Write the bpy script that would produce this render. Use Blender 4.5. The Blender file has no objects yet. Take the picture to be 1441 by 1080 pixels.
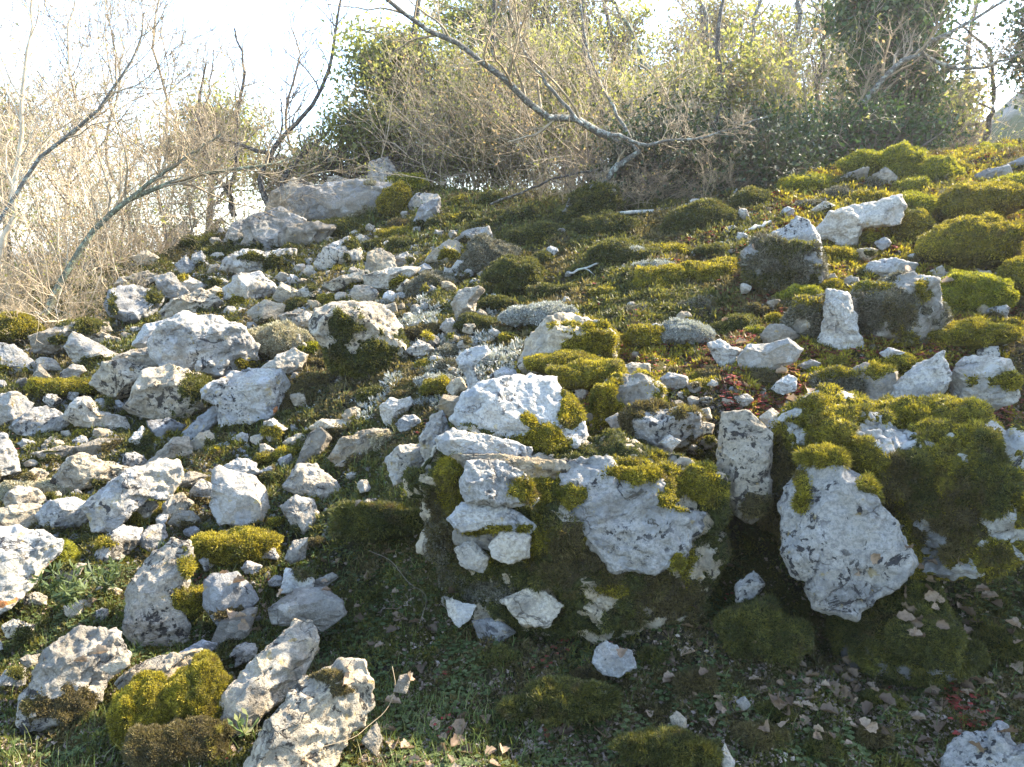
import bpy, math, random
import numpy as np
from mathutils import Vector
rng = np.random.default_rng(7)
random.seed(7)
SC = bpy.context.scene
COL = SC.collection
# ------------------------------------------------------------------ camera model
F_PX = 1130.0
CAM = np.array([0.0, 0.0, 1.5])
PITCH = math.radians(9.5)
FWD = np.array([0, math.cos(PITCH), -math.sin(PITCH)])
UPV = np.array([0, math.sin(PITCH), math.cos(PITCH)])
RGT = np.array([1.0, 0, 0])

def ray(px, py):
    px = np.asarray(px, float); py = np.asarray(py, float)
    d = ((px - 720.5) / F_PX)[..., None] * RGT + (-(py - 540) / F_PX)[..., None] * UPV + FWD
    return d

def at_depth(px, py, Y):
    """world point seen at pixel px,py at distance Y along the ground axis"""
    d = ray(px, py)
    t = np.asarray(Y, float) / d[..., 1]
    return CAM + d * t[..., None]

def project(P):
    v = P - CAM
    z = v @ FWD
    z = np.where(np.abs(z) < 1e-6, 1e-6, z)
    return 720.5 + F_PX * (v @ RGT) / z, 540 - F_PX * (v @ UPV) / z, z

# ------------------------------------------------------------------ noise
_perm = np.random.default_rng(3).permutation(256)
_perm = np.concatenate([_perm, _perm, _perm])
_g = np.random.default_rng(4).normal(size=(256, 3)); _g /= np.linalg.norm(_g, axis=1)[:, None]

def perlin(P):
    P = np.asarray(P, float)
    i = np.floor(P).astype(np.int64); f = P - i; i &= 255
    u = f * f * f * (f * (f * 6 - 15) + 10)
    out = 0
    for dx in (0, 1):
        for dy in (0, 1):
            for dz in (0, 1):
                h = _perm[_perm[_perm[(i[:, 0] + dx) & 255] + ((i[:, 1] + dy) & 255)] + ((i[:, 2] + dz) & 255)]
                g = _g[h]
                dot = g[:, 0] * (f[:, 0] - dx) + g[:, 1] * (f[:, 1] - dy) + g[:, 2] * (f[:, 2] - dz)
                w = (u[:, 0] if dx else 1 - u[:, 0]) * (u[:, 1] if dy else 1 - u[:, 1]) * (u[:, 2] if dz else 1 - u[:, 2])
                out = out + dot * w
    return out * 1.6

def fbm(P, o=4, lac=2.1, gain=0.5):
    a, s, r = 1.0, 1.0, 0
    for k in range(o):
        r = r + a * perlin(P * s + 17.3 * k); a *= gain; s *= lac
    return r

def norm(v):
    return v / np.maximum(np.linalg.norm(v, axis=-1, keepdims=True), 1e-9)

# ------------------------------------------------------------------ mesh helpers
def make_mesh(name, V, faces, mats, midx=None, smooth=True):
    """faces: (N,3) or (N,4) int array, or a list of such arrays"""
    if not isinstance(faces, list): faces = [faces]
    me = bpy.data.meshes.new(name)
    V = np.asarray(V, np.float32)
    nl = sum(f.size for f in faces); nf = sum(len(f) for f in faces)
    me.vertices.add(len(V)); me.vertices.foreach_set('co', V.ravel())
    me.loops.add(nl); me.polygons.add(nf)
    me.loops.foreach_set('vertex_index', np.concatenate([f.ravel() for f in faces]).astype(np.int32))
    tot = np.concatenate([np.full(len(f), f.shape[1]) for f in faces]).astype(np.int32)
    st = np.concatenate([[0], np.cumsum(tot)[:-1]]).astype(np.int32)
    me.polygons.foreach_set('loop_start', st)
    me.polygons.foreach_set('loop_total', tot)
    if not isinstance(mats, (list, tuple)): mats = [mats]
    for m in mats: me.materials.append(m)
    if midx is not None: me.polygons.foreach_set('material_index', np.asarray(midx, np.int32))
    me.polygons.foreach_set('use_smooth', np.full(nf, smooth))
    me.update(calc_edges=True)
    return me

def link(name, me, parent=None, loc=(0, 0, 0)):
    o = bpy.data.objects.new(name, me); COL.objects.link(o)
    o.location = loc
    if parent is not None: o.parent = parent
    return o

def tag(o, label, cat, group=None, kind=None):
    if label: o['label'] = label
    if cat: o['category'] = cat
    if group: o['group'] = group
    if kind: o['kind'] = kind
    return o

def ico(sub):
    t = (1 + 5 ** .5) / 2
    V = [(-1, t, 0), (1, t, 0), (-1, -t, 0), (1, -t, 0), (0, -1, t), (0, 1, t), (0, -1, -t), (0, 1, -t), (t, 0, -1), (t, 0, 1), (-t, 0, -1), (-t, 0, 1)]
    Fc = [(0, 11, 5), (0, 5, 1), (0, 1, 7), (0, 7, 10), (0, 10, 11), (1, 5, 9), (5, 11, 4), (11, 10, 2), (10, 7, 6), (7, 1, 8), (3, 9, 4), (3, 4, 2), (3, 2, 6), (3, 6, 8), (3, 8, 9), (4, 9, 5), (2, 4, 11), (6, 2, 10), (8, 6, 7), (9, 8, 1)]
    V = norm(np.array(V, float)); Fc = np.array(Fc)
    for _ in range(sub):
        E = np.concatenate([Fc[:, [0, 1]], Fc[:, [1, 2]], Fc[:, [2, 0]]]); E.sort(axis=1)
        U, inv = np.unique(E, axis=0, return_inverse=True); inv = inv.ravel()
        n = len(V); V = np.concatenate([V, norm(V[U[:, 0]] + V[U[:, 1]])])
        k = len(Fc); a, b, c = n + inv[:k], n + inv[k:2 * k], n + inv[2 * k:]
        Fc = np.concatenate([np.stack([Fc[:, 0], a, c], 1), np.stack([Fc[:, 1], b, a], 1), np.stack([Fc[:, 2], c, b], 1), np.stack([a, b, c], 1)])
    return V, Fc
ICO = {k: ico(k) for k in (1, 2, 3, 4, 5, 6)}

def vnormals(V, Fc):
    n = np.cross(V[Fc[:, 1]] - V[Fc[:, 0]], V[Fc[:, 2]] - V[Fc[:, 0]])
    o = np.zeros_like(V)
    for k in range(3):
        for c in range(3): o[:, c] += np.bincount(Fc[:, k], n[:, c], len(V))
    return norm(o)

def sample_faces(V, Fc, N, w=None):
    a = np.linalg.norm(np.cross(V[Fc[:, 1]] - V[Fc[:, 0]], V[Fc[:, 2]] - V[Fc[:, 0]]), axis=1) / 2
    if w is not None: a = a * w
    s = a.sum()
    if s <= 0: return None
    idx = rng.choice(len(Fc), N, p=a / s)
    r1 = np.sqrt(rng.random(N)); r2 = rng.random(N)
    b = np.stack([1 - r1, r1 * (1 - r2), r1 * r2], 1)
    return idx, b

def area(V, Fc, w=None):
    a = np.linalg.norm(np.cross(V[Fc[:, 1]] - V[Fc[:, 0]], V[Fc[:, 2]] - V[Fc[:, 0]]), axis=1) / 2
    return (a if w is None else a * w).sum()

def blades(P, N, L, W, nb=4, spread=0.9, droop=0.0):
    """nb little pointed leaves from each point P along N; returns V,F"""
    n = len(P)
    if n == 0: return np.zeros((0, 3)), np.zeros((0, 3), int)
    P = np.repeat(P, nb, 0); N = np.repeat(N, nb, 0)
    L = np.repeat(np.broadcast_to(L, (n,)), nb) * (0.6 + 0.8 * rng.random(n * nb))
    W = np.repeat(np.broadcast_to(W, (n,)), nb)
    r = rng.normal(size=P.shape)
    d = norm(N + spread * r * 0.7 + np.array([0, 0, -droop]))
    s = norm(np.cross(d, rng.normal(size=P.shape)))
    b = P + r * W[:, None] * 0.4
    m = b + d * (L * 0.5)[:, None]
    V = np.stack([b, m + s * (W * .5)[:, None], b + d * L[:, None], m - s * (W * .5)[:, None]], 1).reshape(-1, 3)
    q = np.arange(n * nb)[:, None] * 4
    return V, q + np.array([[0, 1, 2, 3]])

def cards(P, D, S, L, W, fold=0.0):
    """leaf quads: centre line from P along D (len L), side S (width W); a 6-vertex folded leaf"""
    n = len(P); L = np.broadcast_to(L, (n,))[:, None]; W = np.broadcast_to(W, (n,))[:, None]
    U = norm(np.cross(D, S))
    a = P; t = P + D * L; m = P + D * L * 0.5
    l = m + S * W * .5 + U * W * fold; r = m - S * W * .5 + U * W * fold
    V = np.stack([a, l, t, r], 1).reshape(-1, 3)
    q = np.arange(n)[:, None] * 4
    return V, q + np.array([[0, 1, 2, 3]])

def tubes(PL, R, k=4):
    """PL (N,M,3) polylines, R (N,M) radii -> quads"""
    N, M, _ = PL.shape
    T = np.empty_like(PL); T[:, 1:-1] = PL[:, 2:] - PL[:, :-2]; T[:, 0] = PL[:, 1] - PL[:, 0]; T[:, -1] = PL[:, -1] - PL[:, -2]
    T = norm(T)
    ref = np.where(np.abs(T[:, :1, 2:3]) > 0.9, np.array([1.0, 0, 0]), np.array([0, 0, 1.0]))
    A = norm(np.cross(T, np.broadcast_to(ref, T.shape))); B = np.cross(T, A)
    an = np.arange(k) * 2 * math.pi / k
    V = PL[:, :, None] + R[:, :, None, None] * (A[:, :, None] * np.cos(an)[:, None] + B[:, :, None] * np.sin(an)[:, None])
    V = V.reshape(-1, 3)
    n = np.arange(N)[:, None, None] * M * k; m = np.arange(M - 1)[:, None] * k; j = np.arange(k); j2 = (j + 1) % k
    q = np.stack([n + m + j, n + m + j2, n + m + k + j2, n + m + k + j], -1).reshape(-1, 4)
    return V, q

def merge(parts):
    Vs, Fs, o = [], [], 0
    for V, Fq in parts:
        Vs.append(V); Fs.append(Fq + o); o += len(V)
    return np.concatenate(Vs), Fs
# ------------------------------------------------------------------ materials
def new_mat(name):
    m = bpy.data.materials.new(name); m.use_nodes = True
    nt = m.node_tree; nt.nodes.clear()
    return m, nt, nt.nodes, nt.links

def nd(nt, typ, **kw):
    n = nt.nodes.new(typ)
    for k, v in kw.items():
        if k in n.inputs: n.inputs[k].default_value = v
        else: setattr(n, k, v)
    return n

def ramp(nt, stops, interp='LINEAR'):
    r = nt.nodes.new('ShaderNodeValToRGB'); cr = r.color_ramp; cr.interpolation = interp
    while len(cr.elements) > 1: cr.elements.remove(cr.elements[-1])
    cr.elements[0].position = stops[0][0]; cr.elements[0].color = (*stops[0][1], 1)
    for p, c in stops[1:]:
        e = cr.elements.new(p); e.color = (*c, 1)
    return r

def mixc(nt, fac, a, b, mode='MIX'):
    m = nt.nodes.new('ShaderNodeMix'); m.data_type = 'RGBA'; m.blend_type = mode
    for i, v in ((0, fac), (6, a), (7, b)):
        if hasattr(v, 'is_output'): nt.links.new(v, m.inputs[i])
        elif i == 0: m.inputs[i].default_value = v
        else: m.inputs[i].default_value = (*v, 1)
    return m.outputs[2]

def math_n(nt, op, a, b=0.0):
    m = nt.nodes.new('ShaderNodeMath'); m.operation = op
    for i, v in ((0, a), (1, b)):
        if hasattr(v, 'is_output'): nt.links.new(v, m.inputs[i])
        else: m.inputs[i].default_value = v
    return m.outputs[0]

def coords(nt):
    tc = nt.nodes.new('ShaderNodeTexCoord'); oi = nt.nodes.new('ShaderNodeObjectInfo')
    va = nt.nodes.new('ShaderNodeVectorMath'); va.operation = 'ADD'
    mu = nt.nodes.new('ShaderNodeMath'); mu.operation = 'MULTIPLY'; mu.inputs[1].default_value = 53.0
    nt.links.new(oi.outputs['Random'], mu.inputs[0])
    nt.links.new(tc.outputs['Object'], va.inputs[0]); nt.links.new(mu.outputs[0], va.inputs[1])
    return va.outputs[0], oi.outputs['Random']

def noise(nt, vec, scale, detail=4.0, rough=0.6, dist=0.0):
    n = nd(nt, 'ShaderNodeTexNoise', Scale=scale, Detail=detail, Roughness=rough, Distortion=dist)
    nt.links.new(vec, n.inputs['Vector'])
    return n.outputs['Fac']

def sm(nt, v, lo, hi):
    m = nt.nodes.new('ShaderNodeMapRange'); m.interpolation_type = 'SMOOTHSTEP'
    nt.links.new(v, m.inputs[0]); m.inputs[1].default_value = lo; m.inputs[2].default_value = hi
    return m.outputs[0]

def rock_mat(name, base=(0.46, 0.435, 0.38), grey=(0.27, 0.27, 0.262), greyness=0.45, black=0.5, ochre=0.15, orange=0.0, tan=0.3, size=1.0):
    m, nt, N, L = new_mat(name)
    vec, rnd = coords(nt)
    n1 = noise(nt, vec, 5 / size, 5, .62)
    n2 = noise(nt, vec, 17 / size, 6, .7, 0.6)
    n3 = noise(nt, vec, 75 / size, 5, .75)
    c = mixc(nt, sm(nt, n1, .62 - .35 * greyness, .72 - .2 * greyness), base, grey)
    c = mixc(nt, math_n(nt, 'MULTIPLY', sm(nt, n2, .5, .68), .5), c, (0.56, 0.555, 0.53))
    c = mixc(nt, math_n(nt, 'MULTIPLY', sm(nt, noise(nt, vec, 9 / size, 4, .6, 1.0), .52, .66), tan), c, (0.33, 0.26, 0.175))
    # fine mottling
    c = mixc(nt, math_n(nt, 'MULTIPLY', sm(nt, n3, .42, .62), .55), c, (0.17, 0.167, 0.16))
    # crusts of pale and blue grey lichen with lobed rims
    dv = nt.nodes.new('ShaderNodeVectorMath'); dv.operation = 'ADD'
    nz = nd(nt, 'ShaderNodeTexNoise', Scale=28 / size, Detail=3.0); L.new(vec, nz.inputs['Vector'])
    sc_ = nt.nodes.new('ShaderNodeVectorMath'); sc_.operation = 'SCALE'; sc_.inputs['Scale'].default_value = .05; L.new(nz.outputs['Color'], sc_.inputs[0])
    L.new(vec, dv.inputs[0]); L.new(sc_.outputs[0], dv.inputs[1])
    vo = nd(nt, 'ShaderNodeTexVoronoi', Scale=11 / size); L.new(dv.outputs[0], vo.inputs['Vector'])
    sx = nt.nodes.new('ShaderNodeSeparateColor'); L.new(vo.outputs['Color'], sx.inputs[0])
    disc = math_n(nt, 'SUBTRACT', 1.0, sm(nt, vo.outputs['Distance'], .40, .46))
    c = mixc(nt, math_n(nt, 'MULTIPLY', disc, math_n(nt, 'MULTIPLY', sm(nt, sx.outputs[0], .60, .64), .45)), c, (.30, .315, .325))
    c = mixc(nt, math_n(nt, 'MULTIPLY', disc, math_n(nt, 'MULTIPLY', sm(nt, sx.outputs[1], .70, .74), .35)), c, (.60, .595, .57))
    # dark lichen spots: patches gated by a broad mask
    gate = sm(nt, noise(nt, vec, 3.6 / size, 3, .5), .68 - .24 * black, .80 - .24 * black)
    spot = sm(nt, noise(nt, vec, 34 / size, 5, .62, .35), .555, .60)
    spot2 = sm(nt, noise(nt, vec, 7.5 / size, 7, .72, .8), .665 - .085 * black, .690 - .085 * black)
    k = math_n(nt, 'MULTIPLY', spot, gate)
    k = math_n(nt, 'MAXIMUM', k, math_n(nt, 'MULTIPLY', spot2, min(1, black * 1.6)))
    c = mixc(nt, math_n(nt, 'MULTIPLY', k, .93), c, (0.035, 0.034, 0.036))
    # joints and hairline cracks
    ve = nd(nt, 'ShaderNodeTexVoronoi', Scale=4.2 / size); ve.feature = 'DISTANCE_TO_EDGE'
    d2 = nt.nodes.new('ShaderNodeVectorMath'); d2.operation = 'MULTIPLY'; d2.inputs[1].default_value = (1, 1, 2.2); L.new(dv.outputs[0], d2.inputs[0]); L.new(d2.outputs[0], ve.inputs['Vector'])
    crack = math_n(nt, 'MULTIPLY', math_n(nt, 'SUBTRACT', 1.0, sm(nt, ve.outputs['Distance'], .002, .018)), sm(nt, n1, .50, .62))
    c = mixc(nt, math_n(nt, 'MULTIPLY', crack, .55), c, (.09, .08, .07))
    # earth and algae stains
    c = mixc(nt, math_n(nt, 'MULTIPLY', sm(nt, noise(nt, vec, 2.6 / size, 6, .7, .6), .54, .70), .55), c, (.17, .145, .10))
    if ochre:
        o = sm(nt, noise(nt, vec, 21 / size, 4, .6, .3), .64 - .1 * ochre, .72 - .1 * ochre)
        c = mixc(nt, math_n(nt, 'MULTIPLY', o, .6), c, (0.40, 0.29, 0.09))
    if orange:
        o = sm(nt, noise(nt, vec, 11 / size, 3, .5, .2), .70 - .05 * orange, .735 - .05 * orange)
        c = mixc(nt, math_n(nt, 'MULTIPLY', o, .85), c, (0.50, 0.17, 0.025))
    wr = math_n(nt, 'FRACT', math_n(nt, 'MULTIPLY', rnd, 7.13))
    c = mixc(nt, math_n(nt, 'MULTIPLY', sm(nt, math_n(nt, 'ADD', math_n(nt, 'MULTIPLY', wr, .7), math_n(nt, 'MULTIPLY', n1, .6)), .35, 1.0), .9), c, mixc(nt, 1.0, c, (1.0, .87, .66), 'MULTIPLY'))
    hv = nt.nodes.new('ShaderNodeHueSaturation'); L.new(c, hv.inputs['Color'])
    vv = math_n(nt, 'ADD', math_n(nt, 'MULTIPLY', rnd, .34), .68); L.new(vv, hv.inputs['Value'])
    b = nd(nt, 'ShaderNodeBsdfPrincipled', Roughness=0.92)
    b.inputs['Specular IOR Level'].default_value = 0.2
    L.new(hv.outputs[0], b.inputs['Base Color'])
    h = math_n(nt, 'ADD', math_n(nt, 'MULTIPLY', n2, 1.0), math_n(nt, 'MULTIPLY', n3, .55))
    h = math_n(nt, 'ADD', h, math_n(nt, 'MULTIPLY', noise(nt, vec, 190, 3, .7), .22))
    h = math_n(nt, 'SUBTRACT', h, math_n(nt, 'MULTIPLY', k, .12))
    h = math_n(nt, 'SUBTRACT', h, math_n(nt, 'MULTIPLY', crack, .7))
    bp = nd(nt, 'ShaderNodeBump', Strength=0.9, Distance=0.032 * size); L.new(h, bp.inputs['Height']); L.new(bp.outputs[0], b.inputs['Normal'])
    o = N.new('ShaderNodeOutputMaterial'); L.new(b.outputs[0], o.inputs[0])
    return m

def leaf_mat(name, cols, trans=0.35, scale=3.0, rough=0.6, tcol=1.5, patch=None):
    """cols: list of colours picked per leaf (island) and by slow noise"""
    m, nt, N, L = new_mat(name)
    vec, rnd = coords(nt)
    g = N.new('ShaderNodeNewGeometry')
    f = math_n(nt, 'ADD', math_n(nt, 'MULTIPLY', g.outputs['Random Per Island'], .62), math_n(nt, 'MULTIPLY', sm(nt, noise(nt, vec, scale, 3, .6), .3, .7), .38))
    st = [(i / max(1, len(cols) - 1), c) for i, c in enumerate(cols)]
    r = ramp(nt, st); L.new(f, r.inputs[0])
    rc = r.outputs[0]
    for k, (pc, ps, lo) in enumerate(patch or ()):
        of = nt.nodes.new('ShaderNodeVectorMath'); of.operation = 'ADD'; of.inputs[1].default_value = (7.3 * k + 3, 1.7 * k, 2.9); L.new(vec, of.inputs[0])
        pm = math_n(nt, 'MULTIPLY', sm(nt, noise(nt, of.outputs[0], ps, 5, .65, .4), lo, lo + .12), .85)
        rc = mixc(nt, pm, rc, mixc(nt, g.outputs['Random Per Island'], tuple(x * .5 for x in pc), tuple(min(1, x * 1.7) for x in pc)))
    b = nd(nt, 'ShaderNodeBsdfPrincipled', Roughness=rough); b.inputs['Specular IOR Level'].default_value = 0.3
    L.new(rc, b.inputs['Base Color'])
    t = N.new('ShaderNodeBsdfTranslucent')
    L.new(mixc(nt, 1.0, rc, (tcol, tcol, tcol * .6), 'MULTIPLY'), t.inputs[0])
    mx = nd(nt, 'ShaderNodeMixShader'); mx.inputs[0].default_value = trans
    L.new(b.outputs[0], mx.inputs[1]); L.new(t.outputs[0], mx.inputs[2])
    o = N.new('ShaderNodeOutputMaterial'); L.new(mx.outputs[0], o.inputs[0])
    return m

def flat_mat(name, c1, c2, scale=20, rough=.9, bump=.5, dist=.01, c3=None, t3=.6):
    m, nt, N, L = new_mat(name)
    vec, rnd = coords(nt)
    n = noise(nt, vec, scale, 5, .65)
    c = mixc(nt, sm(nt, n, .35, .65), c1, c2)
    if c3: c = mixc(nt, sm(nt, noise(nt, vec, scale * .35, 4, .6, .4), t3, t3 + .08), c, c3)
    b = nd(nt, 'ShaderNodeBsdfPrincipled', Roughness=rough); b.inputs['Specular IOR Level'].default_value = .2
    L.new(c, b.inputs['Base Color'])
    bp = nd(nt, 'ShaderNodeBump', Strength=bump, Distance=dist); L.new(n, bp.inputs['Height']); L.new(bp.outputs[0], b.inputs['Normal'])
    o = N.new('ShaderNodeOutputMaterial'); L.new(b.outputs[0], o.inputs[0])
    return m

M = {}
M['white'] = rock_mat('limestone_white', base=(.50, .465, .395), greyness=.42, black=.62, tan=.3)
M['bright'] = rock_mat('limestone_bright', base=(.57, .54, .475), greyness=.22, black=.42, tan=.15, ochre=.05)
M['speck'] = rock_mat('limestone_speckled', base=(.50, .47, .41), greyness=.4, black=1.0, tan=.2)
M['grey'] = rock_mat('limestone_grey', base=(.31, .305, .29), grey=(.19, .19, .187), greyness=.5, black=.5, tan=.25)
M['tan'] = rock_mat('limestone_tan', base=(.40, .355, .28), grey=(.29, .275, .245), greyness=.4, black=.1, tan=.5, ochre=.1)
M['cream'] = rock_mat('limestone_cream', base=(.50, .44, .34), greyness=.4, black=.62, tan=.55, ochre=.3)
M['lich'] = rock_mat('limestone_lichened', base=(.46, .435, .37), greyness=.4, black=.7, tan=.35, ochre=.45, orange=.75)
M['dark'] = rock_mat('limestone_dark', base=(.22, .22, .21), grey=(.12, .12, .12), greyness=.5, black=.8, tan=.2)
MOSSCOL = {
    'gold': [(.040, .036, .008), (.13, .108, .012), (.28, .228, .020), (.44, .35, .04)],
    'lime': [(.045, .05, .008), (.14, .138, .012), (.27, .25, .018), (.40, .35, .035)],
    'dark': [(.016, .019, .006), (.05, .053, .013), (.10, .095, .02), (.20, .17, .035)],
    'brown': [(.035, .028, .014), (.075, .058, .024), (.12, .095, .035), (.19, .15, .06)],
    'lichen': [(.14, .14, .12), (.24, .24, .21), (.34, .34, .30), (.42, .41, .36)],
    'buff': [(.16, .13, .08), (.26, .23, .14), (.36, .32, .21), (.42, .38, .27)],
    'ash': [(.05, .044, .026), (.10, .090, .058), (.17, .155, .11), (.27, .25, .19)],
}
MOSSPATCH = {'gold': [((.085, .060, .022), 9, .55), ((.045, .058, .012), 6, .54), ((.15, .13, .09), 16, .64)], 'lime': [((.12, .10, .025), 8, .58), ((.06, .075, .012), 5, .58)], 'dark': [((.075, .055, .024), 8, .54), ((.13, .125, .022), 6, .57), ((.14, .13, .11), 17, .63)],
             'brown': [((.05, .055, .014), 7, .54), ((.20, .17, .04), 9, .60)], 'ash': [((.075, .07, .02), 8, .54), ((.06, .045, .02), 11, .56)], 'lichen': [((.09, .09, .04), 10, .60)], 'buff': [((.14, .13, .04), 9, .58)]}
for k, c in MOSSCOL.items():
    M['m_' + k] = leaf_mat('moss_' + k, c, trans=.30 if k not in ('lichen', 'ash', 'buff') else .12, scale=9, patch=MOSSPATCH.get(k))
    M['s_' + k] = flat_mat('moss_bed_' + k, tuple(x * .55 for x in c[0]), tuple(x * .8 for x in c[1]), 60, 1.0, .8, .01)
# ------------------------------------------------------------------ terrain: thin plate spline through points read off the slope
CT = [(-200, 1120, 2.15), (150, 1120, 2.15), (500, 1120, 2.15), (900, 1120, 2.15), (1250, 1120, 2.15), (1640, 1120, 2.15),
      (0, 980, 2.6), (350, 980, 2.6), (700, 980, 2.55), (1050, 980, 2.5), (1441, 980, 2.5),
      (-100, 860, 3.05), (200, 860, 3.1), (450, 860, 3.1), (600, 880, 2.95), (800, 890, 2.9), (1050, 880, 2.88), (1250, 880, 2.85), (1500, 880, 2.8),
      (-100, 740, 3.65), (150, 740, 3.7), (330, 740, 3.65), (500, 740, 3.5), (620, 760, 3.25), (800, 760, 3.2), (980, 760, 3.2), (1060, 760, 3.25), (1250, 760, 3.15), (1440, 770, 3.1),
      (-100, 640, 4.3), (150, 640, 4.4), (350, 640, 4.3), (520, 640, 4.0), (640, 630, 3.6), (850, 630, 3.4), (1050, 630, 3.4), (1250, 610, 3.4), (1480, 640, 3.35),
      (0, 550, 5.2), (250, 550, 5.2), (450, 550, 4.8), (650, 540, 4.3), (900, 540, 3.9), (1150, 530, 3.8), (1441, 540, 3.75),
      (-150, 500, 6.0), (50, 480, 6.5), (200, 470, 6.5), (400, 470, 5.9), (600, 470, 5.2), (850, 470, 4.6), (1150, 450, 4.4), (1441, 450, 4.3),
      (150, 420, 7.6), (300, 400, 7.5), (450, 400, 7.0), (650, 400, 6.2), (850, 400, 5.5), (1100, 370, 5.3), (1441, 360, 5.2),
      (300, 345, 8.8), (420, 325, 9.0), (560, 320, 8.4), (720, 330, 7.2), (900, 330, 6.5), (1150, 290, 6.5), (1300, 280, 6.4), (1480, 280, 6.2),
      (430, 295, 9.7), (540, 265, 9.8), (700, 275, 8.6), (860, 285, 7.8), (1000, 275, 7.6), (1120, 250, 7.6), (1250, 222, 7.8), (1400, 212, 8.4), (1550, 205, 8.4)]
Pc = np.array([at_depth(a, b, c) for a, b, c in CT])
extra = [(-12, 2, .15), (12, 2, .1), (-12, 6, .3), (-9, 9, .25), (-7, 12, .3), (-3, 12, 1.6), (-1.2, 12.5, 1.7), (0, 12.5, 1.6), (3, 12, 1.6), (1, 10, 1.75), (3, 9.6, 1.8), (6, 12, 2.2), (9, 10, 2.6), (12, 7, 2.0), (-12, 14, 0), (-4, 16, .6), (2, 16, 1.5), (8, 16, 2.3), (13, 14, 2.7), (-2, -1, -.1), (3, -1, -.1), (-8, 0, 0), (8, 0, 0), (0, 1, -.05)]
Pc = np.concatenate([Pc, np.array(extra, float)])
def _tps(r2): return np.where(r2 > 1e-12, r2 * np.log(np.maximum(r2, 1e-12)), 0)
_x = Pc[:, :2]; _n = len(_x)
_K = _tps(((_x[:, None] - _x[None]) ** 2).sum(-1)) + 0.02 * np.eye(_n)
_Pm = np.concatenate([np.ones((_n, 1)), _x], 1)
_A = np.block([[_K, _Pm], [_Pm.T, np.zeros((3, 3))]])
_w = np.linalg.solve(_A, np.concatenate([Pc[:, 2], np.zeros(3)]))
GX = np.arange(-14, 16.01, .06); GY = np.arange(-1, 18.01, .06)
_gx, _gy = np.meshgrid(GX, GY, indexing='ij')
_q = np.stack([_gx.ravel(), _gy.ravel()], 1)
HG = np.concatenate([_tps(((c[:, None] - _x[None]) ** 2).sum(-1)) @ _w[:_n] + _w[_n] + c @ _w[_n + 1:] for c in np.array_split(_q, 40)]).reshape(_gx.shape)
HG = np.clip(HG, -1.0, 4.0)

def height0(X, Y):
    x = np.clip((np.asarray(X) - GX[0]) / .06, 0, len(GX) - 1.001); y = np.clip((np.asarray(Y) - GY[0]) / .06, 0, len(GY) - 1.001)
    i = x.astype(int); j = y.astype(int); u = x - i; v = y - j
    h = HG[i, j] * (1 - u) * (1 - v) + HG[i + 1, j] * u * (1 - v) + HG[i, j + 1] * (1 - u) * v + HG[i + 1, j + 1] * u * v
    out = np.maximum(np.maximum(GX[0] - X, X - GX[-1]), np.maximum(GY[0] - Y, Y - GY[-1]))
    far = np.clip(out / 40, 0, 1)
    return h * (1 - far) + far * -0.5

def height(X, Y):
    X = np.asarray(X, float); Y = np.asarray(Y, float)
    P = np.stack([X, Y, np.zeros_like(X)], -1)
    near = np.clip((18 - np.abs(Y)) / 4, 0, 1) * np.clip((15 - np.abs(X)) / 3, 0, 1)
    b = fbm(P * 1.9, 3) * .055 + fbm(P * 6.5 + 9, 3) * .028 + np.abs(perlin(P * 3.4 + 31)) * .05 - .035
    return height0(X, Y) + b * near

def cast(px, py, fn=height0, y0=1.6, y1=16.0, n=900):
    """first hit of pixel rays with the slope"""
    px = np.atleast_1d(np.asarray(px, float)); py = np.atleast_1d(np.asarray(py, float))
    d = ray(px, py); d = d / d[:, 1:2]
    ys = y0 * (y1 / y0) ** np.linspace(0, 1, n)
    hit = np.full(len(px), np.nan); prev = np.full(len(px), y0)
    for y in ys:
        P = CAM + d * y
        below = P[:, 2] < fn(P[:, 0], P[:, 1])
        new = below & np.isnan(hit)
        hit[new] = y
        if not np.isnan(hit).any(): break
    Y = np.where(np.isnan(hit), y1, hit)
    return CAM + d * Y[:, None], ~np.isnan(hit)

def depth_at(px, py):
    P, ok = cast([px], [py])
    return float(P[0, 1])

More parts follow.
